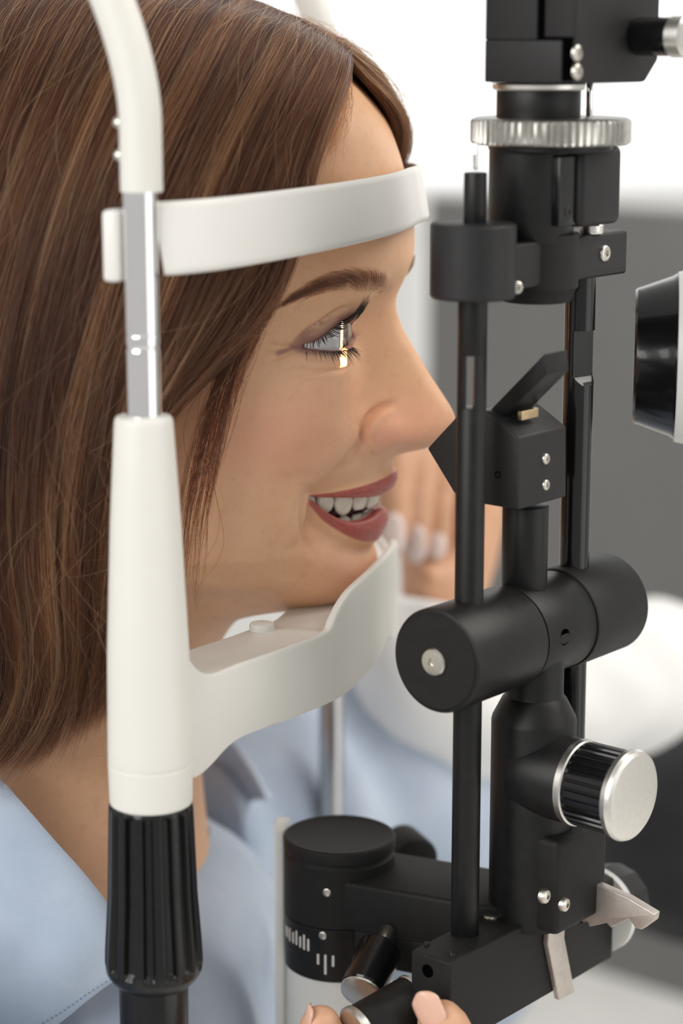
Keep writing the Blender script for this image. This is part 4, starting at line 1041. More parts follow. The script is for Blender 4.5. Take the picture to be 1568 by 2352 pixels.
# upper clamp across both rods
zc0, zc1 = lz(664), lz(497)
lathe('clamp_boss', L1(uL, 0, zc0), Zv, [(0, 12.2), (.8, 12.9), (zc1 - zc0 - .8, 12.9), (zc1 - zc0 - .2, 12.5), (zc1 - zc0, 12.0)], 'housing', lamp, 56)
lathe('projection_lens', L1(2, 1, lz(692)), Zv, [(0, 10.2), (.3, 11), (1.5, 11.4), (4.0, 12.4), (4.6, 13.2), (lz(535) - lz(692), 13.2)], 'matte', lamp, 56)
boxf('clamp_bar', lam, (uL, -8, lz(648)), (uR + 12.5, 9.5, lz(545)), 'housing', lamp, 1.0)
for (x, y, v) in ((1388, 582, 9.5),):
    s_ = lpx_v(x, y, v); screw(L1(*s_), Vv, 2.7, lamp, 1.0)
s_ = lpx_u(1137, 637, -2); lathe('screw', L1(uL + 9.3, 9.3, s_[2]), (Vv * .8 - U * .6), [(-.5, 2.0), (.7, 2.0), (1.1, 1.6), (1.1, .8), (.5, .6)], 'screw', lamp, 24)
lathe('thumb_screw', L1(uR - 5, 7, lz(545)), Zv, [(0, 3.6), (.6, 3.8), (2.6, 3.8), (3.4, 3.0), (3.6, 1)], 'silver', lamp, 32)
# aperture barrel above the clamp
zt0, zt1 = lz(552), lz(336)
lathe('aperture_barrel', L1(0, 0, zt0), Zv, [(0, 13.0), (.5, 13.3), (zt1 - zt0, 13.3)], 'black', lamp, 56)
V = []
boxf('barrel_flange', lam, (3, 3, lz(518)), (25, 17.2, zt1), 'housing', lamp, 2.4)
boxf('barrel_window', lam, (-6, 11, lz(512)), (9, 14.8, lz(352)), 'gloss', lamp, .6)
s_ = lpx_v(1305, 487, 15); screw(L1(s_[0], 14.8, s_[2]), Vv, 1.7, lamp, .4, 'housing')
cyl('stop_post', L1(uL + .5, 0, zc1 - 1), Zv, lz(378) - zc1, 3.5, 'black', lamp, .3)
cyl('stop_pin', L1(uL + .5, 0, lz(380)), Zv, lz(322) - lz(380), .9, 'chrome', lamp, .1, 16)
# knurled filter wheel
zk0, zk1 = lz(331), lz(270)
lathe('wheel_flange', L1(4, 4, zk0 - 2.0), Zv, [(0, 18.5), (.5, 19.2), (2.2, 19.2)], 'black', lamp, 56)
kn = lambda d, r, t: r - (0.8 if int(t * 64 / (2 * math.pi) * 2) % 2 and 1.0 < d < (zk1 - zk0 - 1) else 0)
lathe('filter_wheel', L1(4, 4, zk0), Zv, [(0, 23.6), (.6, 24.6), (1.2, 24.8), (zk1 - zk0 - 1.2, 24.8), (zk1 - zk0 - .5, 24.4), (zk1 - zk0, 23.4)], 'knurl', lamp, 256, rfun=kn)
cyl('lamp_neck', L1(1.5, 1, zk1 - .5), Zv, lz(204) - zk1 + 1, 13.0, 'black', lamp, .3)
lathe('neck_ring', L1(1.5, 1, lz(207)), Zv, [(0, 13.6), (.5, 14.2), (1.8, 14.4), (2.2, 14.0)], 'silver', lamp, 56)
cyl('stop_pin', L1(22, 6, zk1 - 1), Zv, lz(180) - zk1, 1.1, 'chrome', lamp, .1, 16)
# lamp house
zh0 = lz(189); zh1 = zh0 + 62
u0_, u1_, v0_, v1_ = -15.0, 33.0, -8.0, 24.0
mid = lpx_v(1282, 100, v1_)[0]
zs_ = lpx_u(1250, 92, u0_)[2]; vs_ = lpx_u(1241, 50, u0_)[1]
prism('lamp_house', lam(np.array([(u0_ + 1.6, v0_, zh0), (u1_ - 7, v0_, zh0), (u1_, v0_, zh0 + 6.5), (u1_, v0_, zh1), (u0_ + 1.6, v0_, zh1)])), Vv * (v1_ - v0_) / 1000, 'housing', lamp, 1.2)
boxf('house_door', lam, (u0_, v0_ + .3, zh0 + .2), (u0_ + 1.8, v1_ - 3.6, zs_), 'housing', lamp, .5)
boxf('house_door', lam, (u0_, v0_ + .3, zs_ - .02), (u0_ + 1.8, vs_ - 1.3, zh1), 'housing', lamp, .5)
boxf('slot_shade_strip', lam, (u0_ + .9, vs_ - 2.0, zh0 + 1), (u0_ + 1.9, v1_ - .6, zh1), 'hole_shade', lamp, .1)  # near-black backing strip; darkness of the open gap put into its colour
boxf('house_cover', lam, (u0_, vs_ + 1.4, zs_ + .8), (u0_ + 1.8, v1_ - .02, zh1), 'housing', lamp, .5)
for y in (122, 165):
    s_ = lpx_v(1325, y, v1_); screw(L1(*s_), Vv, 2.4, lamp, .8)
s_ = lpx_v(1462, 84, v1_)
lathe('house_knob', L1(s_[0], v1_, s_[2]), Vv, [(0, 5.2), (1, 5.8), (13, 5.8), (13.3, 6.1), (17.5, 6.1), (18, 5.6)], 'gloss', lamp, 40)
lathe('knob_cap', L1(s_[0], v1_ + 13.2, s_[2]), Vv, [(0, 6.2), (4.6, 6.2), (5.2, 5.6)], 'silver', lamp, 40)
# ---- lower body
vb = lpx_u(1222, 1850, 0)[1]
zb0, zb1 = lz(2100), lz(1640)
h = lambda y: lz(y) - zb0
lathe('body_column', L1(0, vb, zb0), Zv, [(0, 13.9), (h(1645), 13.9), (h(1636), 13.6), (h(1596), 10.6), (h(1588), 9.6), (h(1580), 9.4), (h(1500), 9.4)], 'black', lamp, 64, angle=28)
hexs = boxf('body_plate', lam, (-10, vb + 2, lz(2092)), (19, vb + 17.5, lz(1880)), 'matte', lamp, 2.2)
pl0 = lpx_v(1270, 2065, vb + 17.6)
for x, y in ((1248, 2058), (1293, 2077)):
    s_ = lpx_v(x, y, vb + 17.5); lathe('screw', L1(s_[0], vb + 17.4, s_[2]), Vv, [(-.5, 2.5), (.5, 2.5), (1.4, 2.1), (1.9, 1.2), (1.9, .7), (1.0, .6)], 'screw', lamp, 28)
# centring knob
kc = lpx_u(1285, 1785, -2); zk = kc[2]; uk = -2.0; vk0 = kc[1] - 12
lathe('knob_boss', L1(uk, vk0, zk), Vv, [(0, 13.8), (18, 13.9), (19, 13.4)], 'black', lamp, 56)
lathe('knob_ring', L1(uk, vk0 + 18.6, zk), Vv, [(0, 13.6), (.3, 14.1), (2.4, 14.1), (2.8, 13.6)], 'silver', lamp, 56)
kf = lambda d, r, t: r - (0.55 if (t * 30 / (2 * math.pi)) % 1 < .3 and .8 < d < 17 else 0)
lathe('knob', L1(uk, vk0 + 21.2, zk), Vv, [(0, 13.5), (.8, 13.7), (1.2, 13.7), (15, 13.7), (15.4, 13.4)], 'gloss', lamp, 240, rfun=kf)
lathe('knob_cap', L1(uk, vk0 + 36.4, zk), Vv, [(0, 13.9), (.5, 14.6), (2.2, 14.8), (3.4, 14.3), (4.2, 13.2), (4.4, 12)], 'silver', lamp, 64, angle=20)
# toothed latch, lying in the v-z plane
lp = [(1335, 2118), (1352, 2046), (1366, 2030), (1440, 2062), (1503, 2100), (1500, 2116), (1472, 2136), (1458, 2132), (1444, 2110), (1402, 2131), (1392, 2120), (1353, 2129), (1348, 2117), (1312, 2126), (1312, 2112)]
prism('toothed_latch', lam(np.array([lpx_u(x, y, 13.0) for x, y in lp])), U * 0.0034, 'steel', lamp, .35)
# base bar along u
cr = lpx_v(1034, 2213, 11.0); ztop = cr[2]; un = cr[0]; vL = lpx_u(943, 2181, un)[1]
ue = lpx_v(1408, 2120, 11.0)[0]
boxf('base_bar', lam, (un, vL, ztop - 30), (ue, 11.0, ztop), 'matte', lamp, .9)
vm = (vL + 11) / 2
lathe('bar_ring', L1(ue, vm, ztop - 14.5), U, [(0, 13.5), (.5, 15.2), (3.0, 15.2), (3.4, 14.6)], 'whitepaint', lamp, 56)
lathe('bar_end_knob', L1(ue + 3.2, vm, ztop - 14.5), U, [(0, 14.4), (6, 14.2), (13, 12.6), (15, 11), (15.5, 8)], 'black', lamp, 12, angle=20)
for x, y, r in ((1127, 2107, 2.6), (1038, 2194, 1.2), (979, 2171, .9)):
    s_ = np.array([0, 0, ztop]); r_ = ray(x, y); t = (LT[2] + ztop / 1000 - CAM[2]) / r_[2]; lathe('screw', CAM + r_ * t, Zv, [(-.5, r), (.4, r), (.9, r * .8), (1.1, r * .4)], 'screw' if r > 2 else 'black', lamp, 24)
hp = lpx_u(982, 2230, un); lathe('bar_shade_disc', L1(un, hp[1], hp[2]), -U, [(-2, 2.2), (.12, 2.2), (.15, 2.0), (.1, 1.7)], 'hole_shade', lamp, 24)  # flat black disc on the bar end, coloured like a shaded opening
sp = [(1236, 2106), (1248, 2130), (1246, 2166), (1272, 2294), (1308, 2275), (1284, 2150), (1286, 2118), (1276, 2104)]
prism('lock_lever', lam(np.array([lpx_v(x, y, 11.0) for x, y in sp])), Vv * 0.0022, 'steel', lamp, .4)
# ---- swing arm and graduated pivot under the examined eye
PVX = EYE[:2].copy(); PVX[0] += 0.0006
def pz(y):                                             # height on the pivot axis seen at picture row y
    r = ray(780, y); t = (PVX[1] - CAM[1]) / r[1]; return (CAM + r * t)[2]
def zl_(y):                                            # height of the left edge of a pivot ring
    return pz(y)
bz_ = pz(2205); pv_ = np.array([PVX[0], PVX[1], bz_]); hh2 = lambda y: (pz(y) - bz_) * 1000
lathe('pivot_cap', pv_ + [0, 0, hh2(1944) / 1000], Zv, [(0, 18.6), (.3, 19.3), (3.6, 19.5), (4.3, 19.2), (4.7, 18.4), (4.5, 17.4), (4.0, 16)], 'matte', lamp, 80)
lathe('pivot_drum', pv_ + [0, 0, hh2(2086) / 1000], Zv, [(0, 18.9), (.3, 19.1), (hh2(1950) - hh2(2086) - 1, 19.0), (hh2(1950) - hh2(2086), 18.0), (hh2(1944) - hh2(2086) + .5, 17.6)], 'matte', lamp, 80)
lathe('scale_ring', pv_ + [0, 0, hh2(2150) / 1000], Zv, [(0, 18.9), (.2, 19.1), (hh2(2088) - hh2(2150) - .3, 19.1), (hh2(2088) - hh2(2150), 18.8)], 'black', lamp, 80)
lathe('index_ring', pv_, Zv, [(0, 18.6), (.4, 19.1), (hh2(2150) - .3, 19.1), (hh2(2150), 18.8)], 'black', lamp, 80)
def tick(x, ya, yb):
    sx = (x - 780) / 131.0; th = math.asin(np.clip(sx, -.999, .999)); d = np.array([math.sin(th), -math.cos(th), 0]); tgn = np.array([math.cos(th), math.sin(th), 0])
    # heights from the picture rows at that point of the rim
    p0 = pv_ + d * .0191
    def zat(y):
        r = ray(x, y); t = (p0[1] - CAM[1]) / r[1]; return (CAM + r * t)[2]
    a, b = zat(ya), zat(yb)
    c8 = [np.array([p0[0], p0[1], 0]) + tgn * s1 * .00042 + d * s2 + np.array([0, 0, z]) for z in (b, a) for s1, s2 in ((-1, -.0003), (1, -.0003), (1, .00012), (-1, .00012))]
    hexa('tick_mark', c8, 'tick', lamp, 0)
for i, (x, ya, yb) in enumerate([(653, 2125, 2147), (657, 2129, 2153), (663, 2132, 2161), (671, 2141, 2166), (679, 2138, 2170), (688, 2151, 2176), (697, 2147, 2181), (707, 2157, 2184)]): tick(x, ya, yb)
for x, ya, yb in ((730, 2191, 2215), (747, 2193, 2238), (765, 2195, 2220)): tick(x, ya, yb)
for x, y in ((751, 2050), (741, 2149)):
    th = math.asin((x - 780) / 131); d = np.array([math.sin(th), -math.cos(th), 0]); p0 = pv_ + d * .0191
    r = ray(x, y); t = (p0[1] - CAM[1]) / r[1]; screw(np.array([p0[0], p0[1], (CAM + r * t)[2]]), d, 1.4, lamp, .35)
# arm: plan outline swept in height
za1 = pz(1978); za0 = za1 - .0175
end = lam(np.array([0.0, vL - 1, 0]))[:2]
pd = end - PVX; pd = pd / np.linalg.norm(pd); pn = np.array([-pd[1], pd[0]])
L_ = np.linalg.norm(end - PVX)
outl = [PVX + pn * .0165 + pd * .006, PVX - pn * .0165 + pd * .006, PVX - pn * .016 + pd * (L_ - .004), PVX - pn * .013 + pd * (L_ + .012), PVX + pn * .017 + pd * (L_ + .016), PVX + pn * .017 + pd * (L_ - .004)]
prism('swing_arm', np.array([[p[0], p[1], za0] for p in outl]), (0, 0, .0175), 'matte', lamp, 1.6)
lowr = [PVX - pn * .015 + pd * .012, PVX - pn * .015 + pd * (L_ + .004), PVX + pn * .012 + pd * (L_ + .010), PVX + pn * .012 + pd * .012]
prism('swing_arm_web', np.array([[p[0], p[1], za0 - .012] for p in lowr]), (0, 0, .0125), 'matte', lamp, 1.2)
# pale pedestal under the pivot and its back plate
lathe('pedestal', pv_ + [0, 0, -.0003], -Zv, [(0, 18.2), (20, 18.2), (60, 19), (176, 20)], 'whitepaint', lamp, 64)
a0, a1 = atdepth(629, 1908, .760), atdepth(652, 1908, .760)
prism('pedestal_plate', np.array([a0, a1, a1 + [0.002, .014, 0], a0 + [0, .014, 0]]), (0, 0, -.22), 'whitepaint', lamp, .8)
rk = atdepth(945, 1962, .800); lathe('rear_knob', rk, (PF * .3 + np.array([0, -1, .1])), [(-14, 6), (-12, 8.0), (6, 8.0), (7.5, 7.2), (8, 5)], 'matte', lamp, 40)
# small clamping knob in front of the bar, and the hand knob below it
kb = atdepth(862, 2205, .722); kd = np.array([-.33, -.86, -.40]); kd /= np.linalg.norm(kd)
kf2 = lambda d, r, t: r - (0.4 if (t * 12 / (2 * math.pi)) % 1 < .28 and 1 < d < 13 else 0)
lathe('clamp_knob', kb, kd, [(-5, 6.9), (-4.4, 7.4), (13.4, 7.4), (14, 7.0)], 'gloss', lamp, 144, rfun=kf2)
lathe('knob_cap', kb + kd * .0138, kd, [(0, 6.8), (.5, 7.2), (1.2, 7.0), (1.5, 6.3)], 'silver', lamp, 40)
cyl('knob_shaft', kb - kd * .014, kd, 15, 2.6, 'screw', lamp, .2, 24)
hb = atdepth(948, 2300, .700); hd = np.array([-.80, -.55, -.24]); hd /= np.linalg.norm(hd)
lathe('width_knob', hb, hd, [(0, 8.0), (.5, 8.6), (20, 8.8), (21, 8.4)], 'black', lamp, 48)
lathe('knob_ring', hb - hd * .0012, hd, [(0, 8.4), (.3, 8.9), (1.1, 8.9), (1.4, 8.6)], 'silver', lamp, 48)
lathe('knob_ring', hb + hd * .0205, hd, [(0, 8.6), (.3, 9.2), (2.0, 9.2), (2.6, 8.4)], 'silver', lamp, 48)
cyl('knob_shaft', hb - hd * .02, hd, 20, 4.0, 'black', lamp, .2, 24)
# ---- the slit beam itself: a lamp behind the mirror with a narrow slit
sl = bpy.data.lights.new('slit_beam', 'SPOT'); so = bpy.data.objects.new('slit_beam', sl); COL.objects.link(so)
src = L1(ub + 10, pb[1] - 6, pb[2] + 6)
tgt = pat(np.array([4.0, 33.5, -3.6]))
so.location = src; so.rotation_euler = Vector(tgt - src).to_track_quat('-Z', 'Y').to_euler()
sl.spot_size = math.radians(24); sl.spot_blend = 0.0; sl.shadow_soft_size = 0.0004
sl.energy = 1.9; sl.color = (1.0, 0.70, 0.34)
sl.use_nodes = True; nt = sl.node_tree; em = nt.nodes['Emission']
tcn = nt.nodes.new('ShaderNodeTexCoord'); sx = nt.nodes.new('ShaderNodeSeparateXYZ'); nt.links.new(tcn.outputs['Normal'], sx.inputs[0])
def absless(sock, lim):
    dv = nt.nodes.new('ShaderNodeMath'); dv.operation = 'DIVIDE'; nt.links.new(sx.outputs[sock], dv.inputs[0]); nt.links.new(sx.outputs[2], dv.inputs[1])
    ab = nt.nodes.new('ShaderNodeMath'); ab.operation = 'ABSOLUTE'; nt.links.new(dv.outputs[0], ab.inputs[0])
    lt = nt.nodes.new('ShaderNodeMath'); lt.operation = 'LESS_THAN'; lt.inputs[1].default_value = lim; nt.links.new(ab.outputs[0], lt.inputs[0]); return lt
DIST = np.linalg.norm(tgt - src)
a_ = absless(0, 0.00165 / DIST); b_ = absless(1, .0072 / DIST)
mu = nt.nodes.new('ShaderNodeMath'); mu.operation = 'MULTIPLY'; nt.links.new(a_.outputs[0], mu.inputs[0]); nt.links.new(b_.outputs[0], mu.inputs[1]); nt.links.new(mu.outputs[0], em.inputs['Strength'])
so.parent = lamp; so.location = Vector(src - wloc(lamp))

# ================================================================== microscope objective at the right
mic = empty('microscope', lam(np.array([90, 60, -380])) , 'black conical microscope objective on a pale housing', 'microscope')
ax = PF * .995 + np.array([0, .10, 0]); ax /= np.linalg.norm(ax)
m0 = atdepth(1455, 818, .742)
lathe('objective', m0, ax, [(0, 18), (-.2, 20), (0, 22.4), (.8, 23.2), (2, 23.5), (12.6, 27.4), (13.4, 28.0), (14.0, 28.2), (14.2, 27.6)], 'gloss', mic, 96, angle=30)
lathe('microscope_housing', m0 + ax * .0139, ax, [(0, 28.0), (.4, 28.8), (3, 29.4), (60, 31), (90, 31)], 'whitepaint', mic, 72)
# ================================================================== blouse of the patient
def fabric(name, c1, c2, wsc=900):
    m = bpy.data.materials.new(name); m.use_nodes = True; nt = m.node_tree; b = nt.nodes['Principled BSDF']
    tc = nt.nodes.new('ShaderNodeTexCoord')
    w = nt.nodes.new('ShaderNodeTexWave'); w.inputs['Scale'].default_value = wsc; w.inputs['Distortion'].default_value = 6; w.inputs['Detail'].default_value = 3
    mp = nt.nodes.new('ShaderNodeMapping'); mp.inputs['Rotation'].default_value = (0.3, 0.9, 0.2)
    nt.links.new(tc.outputs['Object'], mp.inputs[0]); nt.links.new(mp.outputs[0], w.inputs[0])
    n = nt.nodes.new('ShaderNodeTexNoise'); n.inputs['Scale'].default_value = 28; n.inputs['Detail'].default_value = 4; nt.links.new(tc.outputs['Object'], n.inputs[0])
    mx = nt.nodes.new('ShaderNodeMix'); mx.data_type = 'RGBA'; mx.inputs[6].default_value = (*c1, 1); mx.inputs[7].default_value = (*c2, 1)
    ml = nt.nodes.new('ShaderNodeMath'); ml.operation = 'MULTIPLY_ADD'; ml.inputs[1].default_value = 0.35; nt.links.new(w.outputs['Fac'], ml.inputs[0])
    m2 = nt.nodes.new('ShaderNodeMath'); m2.operation = 'MULTIPLY_ADD'; m2.inputs[1].default_value = 1.6; m2.inputs[2].default_value = -0.5; nt.links.new(n.outputs['Fac'], m2.inputs[0]); nt.links.new(m2.outputs[0], ml.inputs[2])
    nt.links.new(ml.outputs[0], mx.inputs[0]); nt.links.new(mx.outputs[2], b.inputs['Base Color']); b.inputs['Roughness'].default_value = 0.85; b.inputs['Sheen Weight'].default_value = 0.15
    bp = nt.nodes.new('ShaderNodeBump'); bp.inputs['Strength'].default_value = 0.25; bp.inputs['Distance'].default_value = 0.0002; nt.links.new(w.outputs['Fac'], bp.inputs['Height']); nt.links.new(bp.outputs[0], b.inputs['Normal'])
    return m
M['blouse'] = fabric('light_blue_cotton', (0.33, 0.41, 0.54), (0.53, 0.60, 0.70))
M['coat'] = fabric('white_coat_cotton', (0.86, 0.86, 0.85), (0.9, 0.9, 0.89), 500)
M['thread'] = mat('blue_thread', (0.22, 0.32, 0.50), 0.8, noise=0.1)
# torso
secs = [(-203, -117, 56, 70), (-215, -116, 66, 87), (-232, -115, 76, 106), (-248, -116, 80, 122), (-272, -117, 85, 142), (-310, -122, 92, 176), (-360, -130, 96, 172), (-415, -140, 98, 168)]
S = np.array(secs); zz = np.linspace(-203, -394, 70); V = []
ths = np.linspace(0, 2 * math.pi, 120, endpoint=False)
for z in zz:
    cf, rf, rn = [np.interp(-z, -S[:, 0], S[:, i]) for i in (1, 2, 3)]
    for t in ths:
        c_, s_ = math.cos(t), math.sin(t)
        fold = 2.2 * math.sin(9 * t + z * .05) * min(1, (-203 - z) / 40) + 1.4 * min(1, (-203 - z) / 30) * math.sin(17 * t - z * .09 + 1)
        V.append((cf + (rf + fold) * np.sign(c_) * abs(c_)**.85, (rn + fold) * np.sign(s_) * abs(s_)**.85, z + 8 * math.sin(t * 2) * 0))
k = 120
blouse = mesh('blouse', pat(np.array(V)), [(i * k + j, i * k + (j + 1) % k, (i + 1) * k + (j + 1) % k, (i + 1) * k + j) for i in range(69) for j in range(k)] + [tuple(69 * k + j for j in range(k))], 'blouse', person, angle=180)
# sleeves: the far arm rests forward on the table, the near one hangs back out of view
def sleeve(path, R, name, parent, mkey, seed, fold=3.0):
    c = catmull(np.array(path, float), 80); r_ = np.interp(np.linspace(0, 1, 80), np.linspace(0, 1, len(R)), R)
    V, Fc = tube_vf(c, r_, 56)
    rg = np.random.default_rng(seed); ph = rg.random(8) * 6.28
    ii = np.repeat(np.arange(80), 56) / 80; tt = np.tile(np.arange(56), 80) / 56 * 2 * math.pi
    cc = np.repeat(c, 56, 0); d = V - cc; d /= np.linalg.norm(d, axis=1)[:, None]
    am = fold * (0.6 * np.sin(ii * 26 + 2 * np.sin(tt + ph[0]) + ph[1]) + 0.5 * np.sin(ii * 44 + 3 * np.sin(tt * 2 + ph[2]) + ph[3]) + .6 * np.sin(3 * tt + ii * 9 + ph[4]))
    return mesh(name, V + d * am[:, None] / 1000, Fc, mkey, parent, angle=180)
sleeve([pat(np.array(p)) for p in ((-115, -110, -240), (-85, -160, -240), (-45, -205, -255), (-18, -240, -288), (-12, -262, -330), (-12, -275, -358))], (56, 62, 60, 56, 50, 44), 'sleeve', blouse, 'blouse', 3, 4.0)
sleeve([pat(np.array(p)) for p in ((-120, 120, -225), (-135, 165, -250), (-150, 185, -310), (-160, 190, -380))], (50, 52, 48, 44), 'sleeve', blouse, 'blouse', 4)
# collar leaf on our side, with a row of stitches along its edge
topc = [(-160, 1640, 66), (-60, 1735, 70), (0, 1800, 74), (60, 1868, 77), (120, 1938, 80), (180, 2005, 82), (235, 2075, 83), (290, 2150, 82), (330, 2205, 80)]
botc = [(-260, 2500, 104), (-160, 2480, 104), (-60, 2450, 103), (20, 2418, 102), (90, 2380, 100), (150, 2338, 97), (205, 2292, 93), (262, 2250, 88), (332, 2210, 81)]
a = catmull(np.array([atn(*p) for p in topc]), 60); b = catmull(np.array([atn(*p) for p in botc]), 60); V = []
kk = 30
for i in range(60):
    for j in range(kk):
        t = j / (kk - 1); p = a[i] * (1 - t) + b[i] * t
        p = p + np.array([0, 1, .25]) * (5.5 * math.sin(math.pi * min(1, t * 1.0)) ** .8 * (1 - .6 * i / 59) + 0.9 * math.sin(i * .28 + t * 5) * t * (1 - t) * 3)
        V.append(p)
V = np.array(V); roll = -2.2 * np.exp(-np.tile(np.arange(kk), 60) / 1.6); V[:, 1] += roll
Fc = [(i * kk + j, i * kk + j + 1, (i + 1) * kk + j + 1, (i + 1) * kk + j) for i in range(59) for j in range(kk - 1)]
for sg in (1, -1):
    co = mesh('collar', pat(V * np.array([1, sg, 1])), Fc, 'blouse', person, angle=180)
    sd = co.modifiers.new('thickness', 'SOLIDIFY'); sd.thickness = 0.0014; sd.offset = 0
    bv = co.modifiers.new('soft', 'BEVEL'); bv.width = .0004; bv.segments = 2
    if sg == 1:
        Vs = []; Fs = []
        row_ = V.reshape(60, kk, 3)[:, -3] ; rs = catmull(row_, 240)
        for q in range(40, 236, 4):
            c8v, c8f = tube_vf(pat(rs[q:q + 3] + np.array([0, 1.0, 0])), [.16, .2, .16], 6)
            Fs += [tuple(x + len(Vs) for x in f) for f in c8f]; Vs += c8v.tolist()
        mesh('stitching', np.array(Vs), Fs, 'thread', co, angle=180)
# ================================================================== the examiner: two hands and a coat sleeve reach into view
M['skin2'] = mat('hand_skin', (0.62, 0.35, 0.215), 0.5, noise=0.07, nscale=120, bump=0.15, bscale=2500, sss=0.25)
M['skin2'].node_tree.nodes['Principled BSDF'].inputs['Subsurface Radius'].default_value = (1, .35, .2)
M['nail'] = mat('pale_nail_polish', (0.74, 0.60, 0.56), 0.22, noise=0.02, coat=0.5)
ex = empty('person', (0.32, 0.20, 0.80), 'examiner reaching in with bare hands and a white coat sleeve', 'person')
def chain(P, R, k=26):
    c = catmull(np.array(P), k); r = np.interp(np.linspace(0, 1, k), np.linspace(0, 1, len(R)), R)
    L = np.r_[0, np.cumsum(np.linalg.norm(np.diff(c, axis=0), axis=1))] * 1000; rest_ = L[-1] - L
    r = np.where(rest_ < r[-1], np.sqrt(np.maximum(r[-1]**2 - (r[-1] - rest_)**2, 0.01)), r)
    s0 = r[0]; r = np.where(L < s0, np.sqrt(np.maximum(s0**2 - (s0 - L)**2, .01)), r)
    # denser, round tip
    return tube_vf(c, r, 18)
def hand(name, chains, parent, vox=0.0011):
    Vs = []; Fs = []
    for P, R in chains:
        v, f = chain(P, R, 44); n0 = sum(len(x) for x in Vs); Vs.append(v); Fs += [tuple(i + n0 for i in q) for q in f]
    o = mesh(name, np.concatenate(Vs), Fs, 'skin2', parent, angle=180)
    rm = o.modifiers.new('join', 'REMESH'); rm.mode = 'VOXEL'; rm.voxel_size = vox; rm.use_smooth_shade = True
    sm = o.modifiers.new('soften', 'SMOOTH'); sm.factor = 0.5; sm.iterations = 7
    return o
M['nail2'] = mat('bare_nail', (0.72, 0.44, 0.33), 0.3, noise=0.03, coat=0.3)
def nail(c, along, out, w, l, parent, mk='nail'):
    along = np.asarray(along) / np.linalg.norm(along); out = np.asarray(out) - along * (np.asarray(out) @ along); out /= np.linalg.norm(out); sd = np.cross(along, out)
    V = []; na, nb = 11, 11
    for i in range(nb):
        t = i / (nb - 1) * 2 - 1
        for j in range(na):
            s = j / (na - 1) * 2 - 1
            ww = w / 2 * (1 - .5 * max(0, abs(t) - .45)**2 * 3)
            V.append(np.asarray(c) + (along * t * l / 2 * (1 - .18 * s * s * (1 if t > 0 else .6)) + sd * s * ww + out * (.5 - 1.5 * s * s * w / 10 - .5 * t * t)) / 1000)
    o = mesh('fingernail', np.array(V), [(i * na + j, i * na + j + 1, (i + 1) * na + j + 1, (i + 1) * na + j) for i in range(nb - 1) for j in range(na - 1)], mk, parent, angle=180)
    sdm = o.modifiers.new('thickness', 'SOLIDIFY'); sdm.thickness = .0006
    return o
A_ = atdepth
wr = A_(1010, 1420, .985)
fin = [
    ((985, 1085, .985), (925, 1035, .955), (903, 1130, .945), (903, 1262, .945), 7.6),
    ((1035, 1085, .995), (975, 1035, .962), (954, 1150, .952), (953, 1280, .952), 7.4),
    ((1085, 1095, 1.005), (1030, 1045, .972), (1006, 1160, .962), (1002, 1275, .964), 7.2),
    ((1128, 1120, 1.015), (1085, 1080, .985), (1062, 1170, .976), (1055, 1255, .978), 6.4),
]
ch = []
for m_, p_, d_, t_, r in fin:
    ch.append(([A_(*m_), A_(*p_), A_(*d_), A_(*t_)], (r * 1.35, r * 1.18, r, r * .86)))
    ch.append(([wr, (wr + A_(*m_)) / 2 + [0, .004, 0], A_(*m_)], (17, 16, r * 1.6)))
ch.append(([A_(1020, 1400, .980), A_(1010, 1340, .968), A_(985, 1330, .96), A_(960, 1335, .955)], (15, 13, 9.5, 7.8)))
ch.append(([A_(975, 1560, .975), A_(975, 1500, .975), wr], (25, 22, 20)))
h1 = hand('hand', ch, ex); h1['label'] = 'curled bare hand with pale painted nails behind the chin rest'
nail(A_(903, 1228, .936), A_(903, 1300, .936) - A_(903, 1200, .936), -FWD, 10.5, 19, h1)
nail(A_(953, 1250, .943), A_(953, 1300, .943) - A_(953, 1200, .943), -FWD - .3 * RIGHT, 9.5, 17, h1)
nail(A_(1001, 1252, .956), A_(1001, 1300, .956) - A_(1001, 1200, .956), -FWD, 9, 13, h1)
sl1 = sleeve([A_(1850, 1530, 1.20), A_(1520, 1540, 1.10), A_(1250, 1580, 1.03), A_(1060, 1620, .99), A_(975, 1580, .975), A_(960, 1490, .972), A_(975, 1405, .975)], (26, 26, 31, 38, 38, 34, 30), 'coat_sleeve', ex, 'coat', 8, 2.5)
sl1['label'] = 'white coat sleeve'
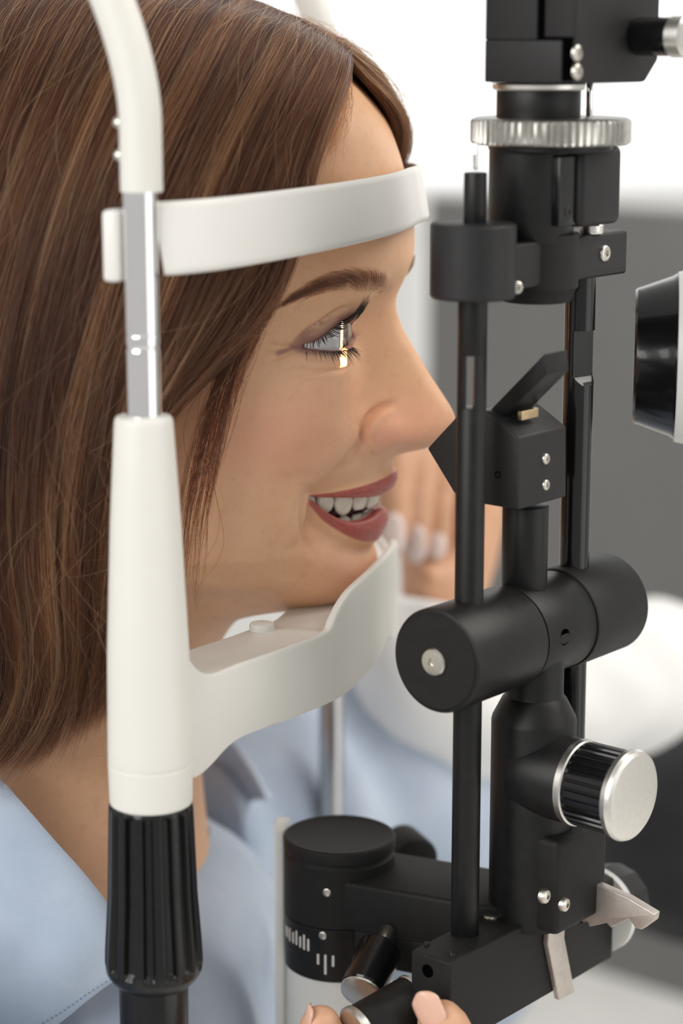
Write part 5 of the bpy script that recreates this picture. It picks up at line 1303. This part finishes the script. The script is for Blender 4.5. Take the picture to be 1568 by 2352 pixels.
# hand on the lower knob
dN = .690
ch2 = [
    ([A_(800, 2640, .712), A_(752, 2500, .700), A_(738, 2400, .694), A_(735, 2312, .690)], (10.5, 9.2, 8.2, 6.6)),
    ([A_(1010, 2720, .70), A_(1062, 2560, .690), A_(1040, 2420, .684), A_(990, 2298, .684)], (13, 11.5, 9.6, 7.6)),
    ([A_(850, 2680, .715), A_(820, 2560, .69), A_(840, 2500, .672), A_(890, 2520, .668)], (10.5, 9.2, 8.4, 7)),
    ([A_(890, 2720, .715), A_(870, 2620, .688), A_(885, 2570, .672), A_(930, 2600, .670)], (10, 8.8, 8, 6.8)),
    ([A_(930, 2760, .715), A_(920, 2690, .692), A_(935, 2650, .678), A_(970, 2680, .676)], (9, 7.8, 7, 6)),
]
wr2 = A_(960, 2960, .72)
for P, R in list(ch2): ch2.append(([wr2, (wr2 + P[0]) / 2, P[0]], (20, 18, R[0] * 1.25)))
ch2.append(([A_(990, 3200, .735), wr2], (24, 20)))
h2 = hand('hand', ch2, ex, .001); h2['label'] = 'bare fingertips gripping the lower black knob'
nail(A_(704, 2332, .6895), A_(712, 2285, .691) - A_(700, 2345, .693), -RIGHT - .15 * FWD, 8.0, 8, h2, 'nail2')
nail(A_(982, 2322, .6772), A_(960, 2290, .6765) - A_(1000, 2380, .6765), -FWD - .5 * RIGHT, 10.0, 13, h2, 'nail2')

# ================================================================== pieces of parts go one level deeper
bpy.context.view_layer.update()
def centre(o):
    return np.mean([np.array(o.matrix_world @ Vector(c)) for c in o.bound_box], 0)
def nest(root, kids, hosts):
    base_ = lambda o: o.name.split('.')[0]
    ch = [o for o in root.children if o.type == 'MESH']
    hs_ = [(o, np.array([o.matrix_world @ Vector(c) for c in o.bound_box])) for o in ch if base_(o) in hosts]
    for o in ch:
        if base_(o) in kids:
            c = centre(o)
            d = [np.linalg.norm(np.maximum(0, np.maximum(b.min(0) - c, c - b.max(0)))) + 0.02 * np.linalg.norm(c - b.mean(0)) for _, b in hs_]
            o.parent = hs_[int(np.argmin(d))][0]
nest(lamp, ('screw',), ('mirror_block', 'body_plate', 'clamp_bar', 'clamp_boss', 'base_bar', 'lamp_house', 'pivot_drum', 'scale_ring', 'barrel_window'))
nest(lamp, ('knob_cap', 'knob_ring', 'knob_shaft'), ('knob', 'house_knob', 'clamp_knob', 'width_knob'))
nest(lamp, ('tick_mark',), ('scale_ring', 'index_ring'))
nest(lamp, ('cap_screw',), ('drum_cap',))
nest(lamp, ('set_screw_shade_disc',), ('cross_sleeve',))
nest(lamp, ('pin_hole', 'mirror_seat'), ('mirror_block',))
nest(lamp, ('bar_shade_disc', 'lock_lever'), ('base_bar',))
nest(lamp, ('house_door', 'slot_shade_strip', 'house_cover'), ('lamp_house',))
nest(rest, ('screw',), ('arch_tube',))
nest(rest, ('band_clip',), ('forehead_band',))
nest(rest, ('paper_pin',), ('chin_rest',))
